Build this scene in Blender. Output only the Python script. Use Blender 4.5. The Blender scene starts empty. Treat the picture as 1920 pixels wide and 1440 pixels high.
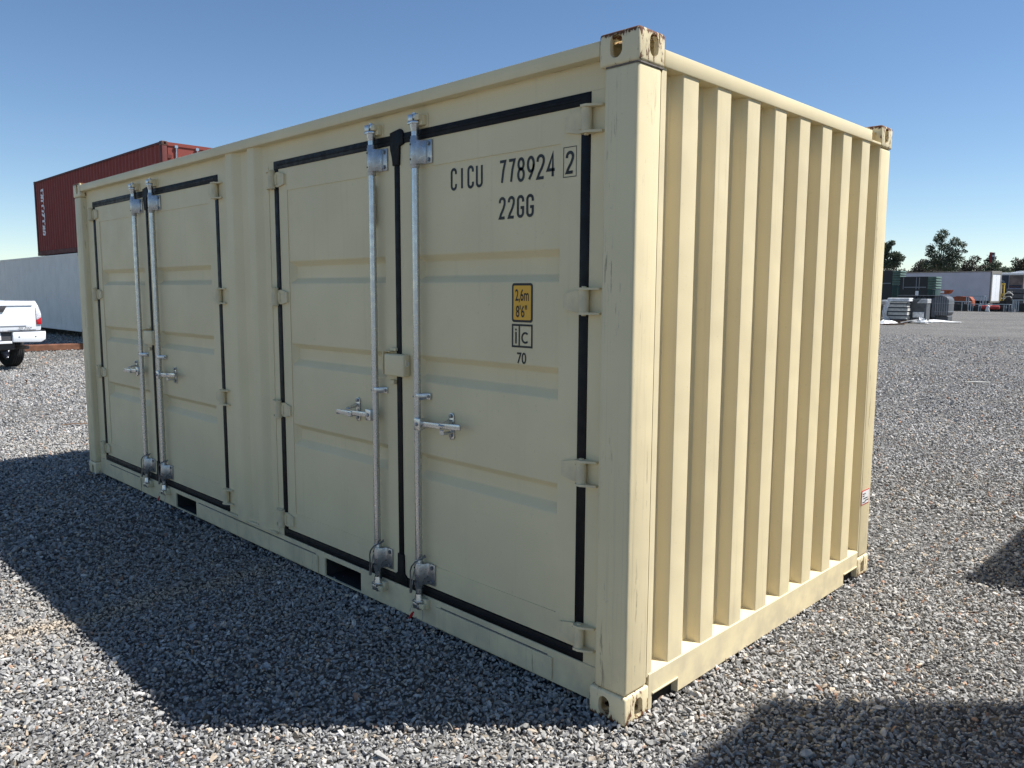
import bpy, bmesh, math, random
import numpy as np
from mathutils import Vector, Matrix

PI = math.pi
R = math.radians
SC = bpy.context.scene
COL = SC.collection

# ------------------------------------------------------------------ camera
cam_d = bpy.data.cameras.new('camera')
cam = bpy.data.objects.new('camera', cam_d)
COL.objects.link(cam)
cam_d.sensor_fit = 'HORIZONTAL'
cam_d.sensor_width = 36.0
cam_d.lens = 27.756
cam_d.clip_start = 0.05
cam_d.clip_end = 8000.0
CAM = Vector((1.6956, -2.3456, 1.6657))
yaw, pitch, roll = 0.77757646, -0.11595954, 0.00435819
_f = Vector((-math.sin(yaw) * math.cos(pitch), math.cos(yaw) * math.cos(pitch), math.sin(pitch)))
_r0 = Vector((math.cos(yaw), math.sin(yaw), 0))
_u0 = _r0.cross(_f)
_r = _r0 * math.cos(roll) + _u0 * math.sin(roll)
_u = -_r0 * math.sin(roll) + _u0 * math.cos(roll)
cam.matrix_world = Matrix(((_r.x, _u.x, -_f.x, CAM.x), (_r.y, _u.y, -_f.y, CAM.y), (_r.z, _u.z, -_f.z, CAM.z), (0, 0, 0, 1)))
SC.camera = cam

# ------------------------------------------------------------------ world, sun, exposure
SUN_EL, SUN_ROT = R(56.6), R(45.0)
world = bpy.data.worlds.new('World')
SC.world = world
world.use_nodes = True
wn = world.node_tree.nodes
wl = world.node_tree.links
bg = wn['Background']
sky = wn.new('ShaderNodeTexSky')
sky.sky_type = 'NISHITA'
sky.sun_disc = False
sky.sun_elevation = SUN_EL
sky.sun_rotation = SUN_ROT
sky.altitude = 100.0
sky.air_density = 0.85
sky.dust_density = 0.0
sky.ozone_density = 1.8
hs = wn.new('ShaderNodeHueSaturation')          # the phone's vivid colour rendering of a clear sky, all over
hs.inputs['Saturation'].default_value = 1.10
wl.new(sky.outputs[0], hs.inputs['Color'])
wl.new(hs.outputs[0], bg.inputs[0])
bg.inputs[1].default_value = 0.062

sun_d = bpy.data.lights.new('sun', 'SUN')
sun_d.energy = 3.85
sun_d.angle = R(0.55)
sun_d.color = (1.0, 0.98, 0.95)
sun = bpy.data.objects.new('sun', sun_d)
COL.objects.link(sun)
sun.location = (20, 20, 40)
sun.rotation_euler = Vector((math.cos(SUN_EL) * math.sin(SUN_ROT), math.cos(SUN_EL) * math.cos(SUN_ROT), math.sin(SUN_EL))).to_track_quat('Z', 'Y').to_euler()

vs = SC.view_settings
vs.view_transform = 'Standard'
vs.look = 'None'
vs.exposure = 1.08
vs.gamma = 1.0
vs.use_curve_mapping = False
SC.cycles.max_bounces = 7
SC.cycles.diffuse_bounces = 4
SC.cycles.glossy_bounces = 3
SC.cycles.transmission_bounces = 4

# ------------------------------------------------------------------ helpers
def link(o, parent=None):
    COL.objects.link(o)
    if parent is not None:
        o.parent = parent
    return o

def tag(o, label=None, cat=None, group=None, kind=None):
    if label: o['label'] = label
    if cat: o['category'] = cat
    if group: o['group'] = group
    if kind: o['kind'] = kind
    return o

def empty(name, loc=(0, 0, 0), rz=0.0):
    o = bpy.data.objects.new(name, None)
    o.empty_display_size = 0.2
    o.location = loc
    o.rotation_euler = (0, 0, rz)
    return link(o)

def copy_obj(o, parent, loc=None):
    c = o.copy()
    COL.objects.link(c)
    c.parent = parent
    if loc is not None:
        c.location = loc
    return c

def copy_tree(o, parent=None, loc=None):
    c = copy_obj(o, parent, loc)
    for ch in [k for k in o.children]:
        copy_tree(ch, c)
    return c

class MB:
    """collects simple solids in one bmesh"""
    def __init__(self):
        self.bm = bmesh.new()
    def _merge(self, b):
        me = bpy.data.meshes.new('tmp')
        b.to_mesh(me); b.free()
        self.bm.from_mesh(me)
        bpy.data.meshes.remove(me)
    def box(self, x0, x1, y0, y1, z0, z1, bev=0.0, seg=2, mtx=None):
        b = bmesh.new()
        bmesh.ops.create_cube(b, size=1.0)
        bmesh.ops.scale(b, vec=(abs(x1 - x0), abs(y1 - y0), abs(z1 - z0)), verts=b.verts)
        bmesh.ops.translate(b, vec=((x0 + x1) / 2, (y0 + y1) / 2, (z0 + z1) / 2), verts=b.verts)
        if bev > 0:
            bmesh.ops.bevel(b, geom=list(b.edges), offset=bev, segments=seg, affect='EDGES', profile=0.5)
        if mtx is not None:
            bmesh.ops.transform(b, matrix=mtx, verts=b.verts)
        self._merge(b)
        return self
    def cyl(self, p0, p1, r, n=12, r2=None, bev=0.0):
        p0, p1 = Vector(p0), Vector(p1)
        d = p1 - p0
        b = bmesh.new()
        bmesh.ops.create_cone(b, cap_ends=True, cap_tris=False, segments=n, radius1=r, radius2=r if r2 is None else r2, depth=d.length)
        if bev > 0:
            ed = [e for e in b.edges if abs(e.verts[0].co.z - e.verts[1].co.z) < 1e-6]
            bmesh.ops.bevel(b, geom=ed, offset=bev, segments=2, affect='EDGES', profile=0.5)
        m = Matrix.Translation((p0 + p1) / 2) @ d.to_track_quat('Z', 'Y').to_matrix().to_4x4()
        bmesh.ops.transform(b, matrix=m, verts=b.verts)
        self._merge(b)
        return self
    def tube(self, pts, r, n=6):
        pts = [Vector(p) for p in pts]
        rr = r if isinstance(r, (list, tuple)) else [r] * len(pts)
        rings = []
        up = Vector((0.13, 0.27, 0.95))
        for i, p in enumerate(pts):
            t = (pts[min(i + 1, len(pts) - 1)] - pts[max(i - 1, 0)]).normalized()
            if abs(t.dot(up)) > 0.98: up = Vector((1, 0.1, 0))
            a = t.cross(up).normalized(); c = t.cross(a).normalized()
            rings.append([self.bm.verts.new(p + (a * math.cos(2 * PI * k / n) + c * math.sin(2 * PI * k / n)) * rr[i]) for k in range(n)])
        for i in range(len(rings) - 1):
            for k in range(n):
                self.bm.faces.new((rings[i][k], rings[i][(k + 1) % n], rings[i + 1][(k + 1) % n], rings[i + 1][k]))
        self.bm.faces.new(rings[0]); self.bm.faces.new(rings[-1][::-1])
        return self
    def prism(self, prof, axis, a, b, bev=0.0):
        """prof: list of 2-D points; axis 0/1/2 is the extrusion axis"""
        def mk(p, t):
            if axis == 0: return (t, p[0], p[1])
            if axis == 1: return (p[0], t, p[1])
            return (p[0], p[1], t)
        q = bmesh.new()
        va = [q.verts.new(mk(p, a)) for p in prof]
        vb = [q.verts.new(mk(p, b)) for p in prof]
        n = len(prof)
        for i in range(n):
            q.faces.new((va[i], va[(i + 1) % n], vb[(i + 1) % n], vb[i]))
        q.faces.new(va[::-1]); q.faces.new(vb)
        bmesh.ops.recalc_face_normals(q, faces=q.faces)
        if bev > 0:
            bmesh.ops.bevel(q, geom=list(q.edges), offset=bev, segments=2, affect='EDGES', profile=0.5)
        self._merge(q)
        return self
    def sheet(self, prof, z0, z1, axis=2):
        """open strip: prof is a list of (u, v), extruded z0..z1 along axis"""
        def mk(p, t):
            if axis == 0: return (t, p[0], p[1])
            if axis == 1: return (p[0], t, p[1])
            return (p[0], p[1], t)
        va = [self.bm.verts.new(mk(p, z0)) for p in prof]
        vb = [self.bm.verts.new(mk(p, z1)) for p in prof]
        for i in range(len(prof) - 1):
            self.bm.faces.new((va[i], va[i + 1], vb[i + 1], vb[i]))
        return self
    def quad(self, *pts):
        self.bm.faces.new([self.bm.verts.new(p) for p in pts])
        return self
    def pieces(self):
        """groups of vertices whose solids touch or overlap"""
        seen, comps = set(), []
        for v in self.bm.verts:
            if v in seen: continue
            st, cp = [v], []
            seen.add(v)
            while st:
                a = st.pop(); cp.append(a)
                for e in a.link_edges:
                    b = e.other_vert(a)
                    if b not in seen: seen.add(b); st.append(b)
            xs, ys, zs = zip(*[q.co for q in cp])
            comps.append(([min(xs) - .003, min(ys) - .003, min(zs) - .003], [max(xs) + .003, max(ys) + .003, max(zs) + .003], cp))
        grp = list(range(len(comps)))
        def root(i):
            while grp[i] != i: i = grp[i]
            return i
        for i in range(len(comps)):
            for j in range(i):
                a, b = comps[i], comps[j]
                if all(a[0][k] <= b[1][k] and b[0][k] <= a[1][k] for k in range(3)): grp[root(i)] = root(j)
        out = {}
        for i, c in enumerate(comps): out.setdefault(root(i), []).extend(c[2])
        return list(out.values())
    def build(self, name, mat, parent=None, smooth=35, loc=None, each=True):
        if each:
            gs = self.pieces()
            if len(gs) > 1:
                first = None
                for gset in gs:
                    keep = set(gset)
                    m2 = MB(); m2.bm.free(); m2.bm = self.bm.copy()
                    self.bm.verts.index_update()
                    ids = {v.index for v in keep}
                    m2.bm.verts.ensure_lookup_table()
                    bmesh.ops.delete(m2.bm, geom=[v for i, v in enumerate(m2.bm.verts) if i not in ids], context='VERTS')
                    o = m2.build(name, mat, parent, smooth, loc, each=False)
                    first = first or o
                self.bm.free()
                return first
        me = bpy.data.meshes.new(name)
        self.bm.to_mesh(me); self.bm.free()
        me.materials.append(mat)
        if smooth:
            me.shade_smooth()
            me.set_sharp_from_angle(angle=R(smooth))
        o = bpy.data.objects.new(name, me)
        if loc is not None: o.location = loc
        return link(o, parent)

# ------------------------------------------------------------------ materials
def srgb(r, g, b):
    f = lambda c: (c / 255) / 12.92 if c / 255 <= 0.04045 else ((c / 255 + 0.055) / 1.055) ** 2.4
    return (f(r), f(g), f(b), 1.0)

def fillet(prof, r, n=4):
    """round the inner corners of an open 2-D profile (bend radius of pressed sheet)"""
    P = [Vector(p) for p in prof]
    out = [tuple(P[0])]
    for i in range(1, len(P) - 1):
        a, b, c = P[i - 1], P[i], P[i + 1]
        u, v = (a - b), (c - b)
        if u.length < 1e-6 or v.length < 1e-6: continue
        k = min(r, u.length * .45, v.length * .45)
        p0, p1 = b + u.normalized() * k, b + v.normalized() * k
        for j in range(n + 1):
            t = j / n
            q = p0 * (1 - t) ** 2 + b * 2 * t * (1 - t) + p1 * t ** 2
            out.append((q.x, q.y))
    out.append(tuple(P[-1]))
    return out

class NT:
    def __init__(self, name):
        self.m = bpy.data.materials.new(name)
        self.m.use_nodes = True
        self.t = self.m.node_tree
        self.b = self.t.nodes['Principled BSDF']
        self.tc = None
    def n(self, typ, **kw):
        nd = self.t.nodes.new(typ)
        for k, v in kw.items():
            setattr(nd, k, v)
        return nd
    def l(self, a, b):
        self.t.links.new(a, b)
    def coords(self, kind='Object', scale=(1, 1, 1), loc=(0, 0, 0)):
        if self.tc is None: self.tc = self.n('ShaderNodeTexCoord')
        mp = self.n('ShaderNodeMapping')
        mp.inputs['Scale'].default_value = scale
        mp.inputs['Location'].default_value = loc
        self.l(self.tc.outputs[kind], mp.inputs['Vector'])
        return mp.outputs['Vector']
    def noise(self, vec, scale=1.0, detail=4.0, rough=0.55):
        nd = self.n('ShaderNodeTexNoise')
        nd.inputs['Scale'].default_value = scale
        nd.inputs['Detail'].default_value = detail
        nd.inputs['Roughness'].default_value = rough
        self.l(vec, nd.inputs['Vector'])
        return nd.outputs['Fac']
    def ramp(self, fac, a, b, lo=0.0, hi=1.0):
        nd = self.n('ShaderNodeMapRange')
        nd.inputs['From Min'].default_value = a
        nd.inputs['From Max'].default_value = b
        nd.inputs['To Min'].default_value = lo
        nd.inputs['To Max'].default_value = hi
        nd.interpolation_type = 'SMOOTHSTEP'
        self.l(fac, nd.inputs['Value'])
        return nd.outputs['Result']
    def math(self, op, a, b=None):
        nd = self.n('ShaderNodeMath', operation=op)
        for i, v in enumerate((a, b)):
            if v is None: continue
            if isinstance(v, (int, float)): nd.inputs[i].default_value = v
            else: self.l(v, nd.inputs[i])
        return nd.outputs[0]
    def mix(self, fac, a, b, mode='MIX'):
        nd = self.n('ShaderNodeMix', data_type='RGBA', blend_type=mode)
        for k, v in (('Factor', fac), ('A', a), ('B', b)):
            s = [i for i in nd.inputs if i.name == k and (i.type == 'VALUE' if k == 'Factor' else i.type == 'RGBA')][0]
            if isinstance(v, (int, float)): s.default_value = v
            elif isinstance(v, tuple): s.default_value = v
            else: self.l(v, s)
        return [o for o in nd.outputs if o.type == 'RGBA'][0]
    def bump(self, h, strength, dist=0.01):
        nd = self.n('ShaderNodeBump')
        nd.inputs['Strength'].default_value = strength
        nd.inputs['Distance'].default_value = dist
        self.l(h, nd.inputs['Height'])
        self.l(nd.outputs['Normal'], self.b.inputs['Normal'])
        return nd
    def out(self, col=None, rough=None, metal=None, spec=None):
        for k, v in (('Base Color', col), ('Roughness', rough), ('Metallic', metal), ('Specular IOR Level', spec)):
            if v is None: continue
            if isinstance(v, (int, float, tuple)): self.b.inputs[k].default_value = v
            else: self.l(v, self.b.inputs[k])
        return self.m

def plain(name, col, rough=0.5, metal=0.0, var=0.12, scale=6.0, spec=0.5):
    t = NT(name)
    v = t.coords('Object')
    f = t.ramp(t.noise(v, scale, 5), 0.3, 0.7, 1 - var, 1 + var)
    c = t.mix(1.0, col, (0.5, 0.5, 0.5, 1), 'MULTIPLY')
    hsv = t.n('ShaderNodeHueSaturation')
    hsv.inputs['Color'].default_value = col
    t.l(f, hsv.inputs['Value'])
    rr = t.ramp(t.noise(v, scale * 2.3, 3), 0.3, 0.7, max(rough - 0.08, 0.02), min(rough + 0.08, 1))
    return t.out(hsv.outputs['Color'], rr, metal, spec)

def paint(name, col, rough=0.42, streak=0.07, scuff=0.0, dirt=(0.12, 0.095, 0.07, 1), wave=0.32, low_dust=0.0):
    """sprayed steel: faint runs, blotches, panel waviness, optional scuffs down to primer"""
    t = NT(name)
    v = t.coords('Object')
    vs_ = t.coords('Object', (38, 38, 1.1))
    blotch = t.ramp(t.noise(v, 1.7, 4), 0.3, 0.7, 0.955, 1.04)
    hsv = t.n('ShaderNodeHueSaturation')
    hsv.inputs['Color'].default_value = col
    t.l(blotch, hsv.inputs['Value'])
    c = hsv.outputs['Color']
    s = t.math('MULTIPLY', t.ramp(t.noise(vs_, 1.0, 6, 0.6), 0.55, 0.8), streak)
    c = t.mix(s, c, dirt)
    fine = t.math('MULTIPLY', t.ramp(t.noise(v, 55, 3), 0.66, 0.74), 0.10)
    c = t.mix(fine, c, dirt)
    if low_dust > 0:
        sx = t.n('ShaderNodeSeparateXYZ'); t.l(v, sx.inputs[0])
        m = t.ramp(sx.outputs['Z'], 0.42, 0.0, 0.0, low_dust)
        m = t.math('MULTIPLY', m, t.ramp(t.noise(v, 9, 5), 0.35, 0.7))
        c = t.mix(m, c, (0.30, 0.27, 0.22, 1))
    if scuff > 0:
        sv = t.coords('Object', (70, 70, 7))
        pv = t.coords('Object', (30, 30, 2.2), (3.1, 1.7, 0.4))
        a = t.ramp(t.noise(sv, 1.0, 7, 0.7), 0.55, 0.615)
        p = t.ramp(t.noise(pv, 1.0, 4), 0.51, 0.64)
        c = t.mix(t.math('MULTIPLY', t.math('MULTIPLY', a, p), scuff), c, (0.10, 0.062, 0.045, 1))
        lv = t.coords('Object', (160, 160, 0.55), (0.3, 2.2, 7.0))
        ln = t.math('MULTIPLY', t.ramp(t.noise(lv, 1.0, 2), 0.64, 0.70), 0.28 * scuff)
        c = t.mix(ln, c, (0.16, 0.12, 0.09, 1))
    h = t.math('ADD', t.math('MULTIPLY', t.noise(v, 2.6, 2), 1.0), t.math('MULTIPLY', t.noise(v, 130, 2), 0.012))
    t.bump(h, wave, 0.02)
    rr = t.ramp(t.noise(v, 5, 4), 0.3, 0.7, rough - 0.02, rough + 0.16)
    return t.out(c, rr, 0.0, 0.16)

def casting_mat(name, col):
    """painted cast block, chipped to rust towards its outer rim (generated z = 0 is the outer face)"""
    t = NT(name)
    g = t.coords('Generated')
    sx = t.n('ShaderNodeSeparateXYZ'); t.l(g, sx.inputs[0])
    def edge(o):
        d = t.math('ABSOLUTE', t.math('SUBTRACT', o, 0.5))
        return t.ramp(d, 0.33, 0.5)
    zl = t.ramp(sx.outputs['Z'], 0.38, 0.0)
    e = t.math('MAXIMUM', t.math('MULTIPLY', edge(sx.outputs['X']), 0.55), t.math('MULTIPLY', zl, 1.15))
    e = t.math('MAXIMUM', e, t.math('MULTIPLY', t.ramp(sx.outputs['Z'], 0.86, 1.0), 0.5))
    ob = t.n('ShaderNodeObjectInfo')
    va = t.n('ShaderNodeVectorMath', operation='ADD')
    t.l(t.coords('Object', (1, 1, 0.45)), va.inputs[0]); t.l(ob.outputs['Location'], va.inputs[1])
    nz = t.noise(va.outputs[0], 42, 8, 0.68)
    k = t.math('ADD', t.math('MULTIPLY', e, 0.25), nz)
    m = t.ramp(k, 0.685, 0.735)
    m2 = t.ramp(k, 0.60, 0.72, 0, 0.35)
    rust = t.mix(t.noise(va.outputs[0], 90, 4), (0.055, 0.020, 0.012, 1), (0.19, 0.075, 0.032, 1))
    c = t.mix(m2, col, (0.32, 0.22, 0.13, 1))
    c = t.mix(m, c, rust)
    t.bump(t.math('ADD', t.math('MULTIPLY', m, -0.25), t.math('MULTIPLY', nz, 0.3)), 0.35, 0.006)
    return t.out(c, t.ramp(m, 0, 1, 0.48, 0.85), 0.0, 0.4)

BEIGE = (0.745, 0.637, 0.405, 1)
M = {}
M['beige'] = paint('cream_paint', BEIGE, low_dust=0.35)
M['beige_end'] = paint('cream_paint_pressed', BEIGE, streak=0.16, wave=0.5, low_dust=0.3)
M['beige_post'] = paint('cream_paint_scuffed', BEIGE, scuff=0.5, streak=0.2, low_dust=0.3)
M['casting'] = casting_mat('cream_casting', BEIGE)
M['rubber'] = plain('door_rubber', (0.0045, 0.0045, 0.005, 1), 0.55, var=0.3, scale=14, spec=0.25)
M['dark'] = plain('dark_underside', (0.02, 0.019, 0.018, 1), 0.9)
M['floor'] = plain('underfloor_steel', (0.03, 0.028, 0.026, 1), 0.8)
M['ink'] = plain('black_vinyl', (0.009, 0.008, 0.008, 1), 0.45, var=0.1)
M['yellow'] = plain('yellow_vinyl', (0.80, 0.42, 0.03, 1), 0.4, var=0.06)
M['white_vinyl'] = plain('white_vinyl', (0.78, 0.78, 0.78, 1), 0.4, var=0.05)
M['red_vinyl'] = plain('red_vinyl', (0.55, 0.05, 0.05, 1), 0.4)
M['sealant'] = plain('grey_sealant', (0.14, 0.12, 0.11, 1), 0.7, var=0.4, scale=40)
M['seal_red'] = plain('red_plastic', (0.42, 0.012, 0.015, 1), 0.4)
M['wire'] = plain('steel_wire', (0.24, 0.23, 0.22, 1), 0.45, metal=0.8)
M['bolt'] = plain('dull_bolt', (0.30, 0.31, 0.33, 1), 0.4, metal=0.9)
M['hole'] = plain('black_hole', (0.008, 0.008, 0.008, 1), 0.9)

def galv_mat():
    t = NT('galvanised_steel')
    v = t.coords('Object')
    v2 = t.coords('Object', (30, 30, 5))
    a = t.noise(v, 60, 4)
    c = t.mix(t.ramp(a, 0.35, 0.65), (0.54, 0.545, 0.55, 1), (0.58, 0.585, 0.58, 1))
    d = t.ramp(t.noise(v2, 2.0, 6, 0.65), 0.72, 0.78, 0, 0.3)
    c = t.mix(d, c, (0.16, 0.14, 0.12, 1))
    t.bump(a, 0.012, 0.001)
    return t.out(c, t.ramp(t.noise(v, 25, 4), 0.3, 0.7, 0.22, 0.34), 0.95)
M['galv'] = galv_mat()
M['bracket'] = plain('zinc_bracket', (0.44, 0.445, 0.45, 1), 0.34, metal=0.9, var=0.12, scale=30)

# ------------------------------------------------------------------ ground and gravel
rng = np.random.default_rng(7)

def smooth_noise(x, y, seed, s):
    """cheap value noise for point arrays"""
    r_ = np.random.default_rng(seed)
    g = r_.random((64, 64))
    u = (np.asarray(x) / s) % 64; v = (np.asarray(y) / s) % 64
    i = np.floor(u).astype(int); j = np.floor(v).astype(int)
    fu = u - i; fv = v - j
    fu = fu * fu * (3 - 2 * fu); fv = fv * fv * (3 - 2 * fv)
    i1 = (i + 1) % 64; j1 = (j + 1) % 64
    return (g[i % 64, j % 64] * (1 - fu) + g[i1, j % 64] * fu) * (1 - fv) + (g[i % 64, j1] * (1 - fu) + g[i1, j1] * fu) * fv

def ground_mat():
    t = NT('gravel_ground')  # colours kept darker to imitate the shadows between loose stones
    v = t.coords('Object')
    cols = []
    vo = t.n('ShaderNodeTexVoronoi'); vo.inputs['Scale'].default_value = 30
    vo.inputs['Randomness'].default_value = 1.0
    t.l(v, vo.inputs['Vector'])
    sx = t.n('ShaderNodeSeparateColor'); t.l(vo.outputs['Color'], sx.inputs[0])
    cr = t.n('ShaderNodeValToRGB')
    els = cr.color_ramp.elements
    els[0].position = 0.0; els[0].color = (0.05, 0.048, 0.045, 1)
    els[1].position = 1.0; els[1].color = (0.34, 0.325, 0.30, 1)
    for p_, c_ in ((0.25, (0.105, 0.10, 0.094, 1)), (0.55, (0.140, 0.135, 0.127, 1)), (0.80, (0.18, 0.174, 0.163, 1)), (0.90, (0.27, 0.22, 0.16, 1)), (0.93, (0.27, 0.262, 0.247, 1))):
        e = els.new(p_); e.color = c_
    t.l(sx.outputs[0], cr.inputs[0])
    c = cr.outputs[0]
    big = t.ramp(t.noise(v, 0.22, 5, 0.6), 0.3, 0.7, 0.86, 1.14)
    hsv = t.n('ShaderNodeHueSaturation'); t.l(c, hsv.inputs['Color']); t.l(big, hsv.inputs['Value'])
    dust = t.ramp(t.noise(t.coords('Object', (0.12, 0.5, 1)), 1.0, 6, 0.6), 0.5, 0.75, 0, 0.4)
    c = t.mix(dust, hsv.outputs[0], (0.20, 0.19, 0.172, 1))
    h = t.math('SUBTRACT', 1.0, vo.outputs['Distance'])
    h = t.math('ADD', t.math('MULTIPLY', h, 0.7), t.math('MULTIPLY', sx.outputs[1], 0.6))
    t.bump(h, 0.9, 0.03)
    return t.out(c, 0.85, 0.0, 0.25)
M['ground'] = ground_mat()

mb = MB()
mb.quad((-3000, -3000, -0.026), (3000, -3000, -0.026), (3000, 3000, -0.026), (-3000, 3000, -0.026))
g = mb.build('ground', M['ground'], smooth=0)
tag(g, 'flat grey gravel yard running to the horizon', 'ground', kind='structure')

def stone_mat():
    t = NT('gravel_stone')
    at = t.n('ShaderNodeAttribute'); at.attribute_type = 'INSTANCER'; at.attribute_name = 'stone_col'
    v = t.coords('Object', (1, 1, 1))
    f = t.ramp(t.noise(v, 1.6, 5, 0.6), 0.3, 0.7, 0.82, 1.16)
    hsv = t.n('ShaderNodeHueSaturation'); t.l(at.outputs['Color'], hsv.inputs['Color']); t.l(f, hsv.inputs['Value'])
    return t.out(hsv.outputs[0], 0.72, 0.0, 0.35)
M['stone'] = stone_mat()

stone_coll = bpy.data.collections.new('stone_kinds')
rs = random.Random(3)
for k in range(10):
    b = bmesh.new()
    for q in range(13):
        d = Vector((rs.gauss(0, 1), rs.gauss(0, 1), rs.gauss(0, 1))).normalized()
        e = Vector((d.x * rs.uniform(.85, 1.08), d.y * rs.uniform(.5, .72), d.z * rs.uniform(.34, .52)))
        b.verts.new(e * 0.5)
    res = bmesh.ops.convex_hull(b, input=list(b.verts))
    bmesh.ops.delete(b, geom=[v for v in b.verts if not v.link_faces], context='VERTS')
    me = bpy.data.meshes.new('stone'); b.to_mesh(me); b.free()
    me.materials.append(M['stone'])
    stone_coll.objects.link(bpy.data.objects.new('stone', me))

def scatter(dmin, dmax, spacing, size, seed):
    r_ = np.random.default_rng(seed)
    xs = np.arange(-dmax - 1, dmax + 1, spacing)
    X, Y = np.meshgrid(xs, xs)
    X = X.ravel() + r_.uniform(-.55, .55, X.size) * spacing
    Y = Y.ravel() + r_.uniform(-.55, .55, Y.size) * spacing
    D = np.hypot(X, Y)
    jit = D + (r_.random(D.size) - .5) * dmax * 0.22
    ang = np.degrees(np.arctan2(-X, Y))            # left of +y
    k = (jit >= dmin) & (jit < dmax) & (ang > (-15 if dmin == 0 else 1)) & (ang < (105 if dmin == 0 else 89)) & (D > 1.25)
    X, Y = X[k] + CAM.x, Y[k] + CAM.y
    # nothing under the middle of the container
    k = ~((X > -5.9) & (X < -0.22) & (Y > 0.22) & (Y < 2.3))
    # ground hidden behind the container
    k &= ~((X > -14) & (X < -0.4) & (Y > 2.8) & (Y > 2.3 + (-0.4 - X) * 0.05) & (Y < 2.4 + 1.15 * (0.6 - X)) & (X < -0.9))
    X, Y = X[k], Y[k]
    n = X.size
    bare = smooth_noise(X, Y, 11, 0.9)
    # worn wheel line where fines show, running out from the sill
    worn = np.exp(-((X + 2.57 + 0.03 * np.sin(Y * 7)) / 0.085) ** 2) * ((Y < 0.03) & (Y > -1.7)) * np.clip(0.35 + 1.1 * smooth_noise(X, Y, 77, 0.22), 0, 1)
    s = size * np.exp(r_.normal(0, 0.30, n)) * (0.93 + 0.3 * (smooth_noise(X, Y, 5, 0.5) - .5))
    fines = np.clip((smooth_noise(X, Y, 51, 1.3) * .7 + smooth_noise(X, Y, 52, .4) * .3 - .60) * 5, 0, .7)
    s *= 1 - 0.22 * worn
    col = np.zeros((n, 4)); col[:, 3] = 1
    kind = r_.random(n)
    patch = smooth_noise(X, Y, 21, 1.7)
    v = np.clip(r_.normal(0.315, 0.06 if dmin < 10 else 0.03, n), 0.11, 0.58)
    base = np.stack([v * 1.025, v * 1.0, v * 0.96], 1)
    lt = kind > (0.92 if dmin < 10 else 0.96); vv = r_.uniform(0.42, 0.60, n)
    base[lt] = np.stack([vv * 1.03, vv * 0.985, vv * 0.91], 1)[lt]
    tn = (kind > 0.79) & (kind <= 0.855); vv = r_.uniform(0.28, 0.50, n)
    base[tn] = np.stack([vv * 1.12, vv * 0.92, vv * 0.70], 1)[tn]
    ru = (kind > 0.772) & (kind <= 0.79); vv = r_.uniform(0.22, 0.40, n)
    base[ru] = np.stack([vv * 1.3, vv * 0.78, vv * 0.52], 1)[ru]
    dk = kind < 0.13
    base[dk] *= 0.62
    base *= (0.92 + 0.18 * patch)[:, None]
    base = base * (1 - 0.35 * fines[:, None]) + np.array([0.34, 0.31, 0.26])[None] * (0.35 * fines)[:, None]
    base = base * (1 - 0.9 * worn)[:, None] + np.array([0.52, 0.43, 0.32])[None] * (0.9 * worn)[:, None]
    col[:, :3] = base
    z = r_.uniform(-.014, .007, n) + 0.012 * (smooth_noise(X, Y, 31, 0.35) - .5) + 0.014 * (smooth_noise(X, Y, 32, 1.1) - .55) + 0.004 * worn + 0.016 * np.exp(-((Y - 0.03) / 0.09) ** 2) * ((X > -6.1) & (X < 0.05)) * smooth_noise(X, Y, 33, 0.3) + 0.014 * np.exp(-((X + 0.02) / 0.09) ** 2) * ((Y > 0) & (Y < 2.45)) * smooth_noise(X, Y, 34, 0.3)
    rot = np.stack([r_.normal(0, .62, n), r_.normal(0, .62, n), r_.uniform(0, 2 * PI, n)], 1)
    sc = np.stack([s * r_.uniform(.85, 1.25, n), s * r_.uniform(.8, 1.1, n), s * r_.uniform(.8, 1.25, n)], 1)
    idx = r_.integers(0, 10, n)
    return np.stack([X, Y, z], 1), rot, sc, col, idx

parts_ = [scatter(0.0, 5.4, 0.0162, 0.0238, 1), scatter(5.4, 11.5, 0.0245, 0.0300, 2), scatter(11.5, 21.0, 0.047, 0.040, 3), scatter(21.0, 34.0, 0.105, 0.050, 4)]
P_, RT_, S_, C_, I_ = [np.concatenate(a) for a in zip(*parts_)]
me = bpy.data.meshes.new('gravel')
me.vertices.add(len(P_))
me.vertices.foreach_set('co', P_.astype(np.float32).ravel())
for nm, tp, arr, key in (('stone_rot', 'FLOAT_VECTOR', RT_, 'vector'), ('stone_scale', 'FLOAT_VECTOR', S_, 'vector'), ('stone_col', 'FLOAT_COLOR', C_, 'color')):
    a = me.attributes.new(nm, tp, 'POINT'); a.data.foreach_set(key, arr.astype(np.float32).ravel())
a = me.attributes.new('stone_idx', 'INT', 'POINT'); a.data.foreach_set('value', I_.astype(np.int32))
me.materials.append(M['stone'])
gravel = link(bpy.data.objects.new('gravel', me))
tag(gravel, 'loose grey slate chippings covering the yard around the cream container', 'gravel', kind='stuff')
ng = bpy.data.node_groups.new('gravel_scatter', 'GeometryNodeTree')
ng.interface.new_socket('Geometry', in_out='INPUT', socket_type='NodeSocketGeometry')
ng.interface.new_socket('Geometry', in_out='OUTPUT', socket_type='NodeSocketGeometry')
gi = ng.nodes.new('NodeGroupInput'); go = ng.nodes.new('NodeGroupOutput')
iop = ng.nodes.new('GeometryNodeInstanceOnPoints')
ci = ng.nodes.new('GeometryNodeCollectionInfo')
ci.inputs['Collection'].default_value = stone_coll
ci.inputs['Separate Children'].default_value = True
ci.inputs['Reset Children'].default_value = True
def named(nm, tp):
    nd = ng.nodes.new('GeometryNodeInputNamedAttribute'); nd.data_type = tp
    nd.inputs['Name'].default_value = nm
    return nd.outputs['Attribute']
e2r = ng.nodes.new('FunctionNodeEulerToRotation')
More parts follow.
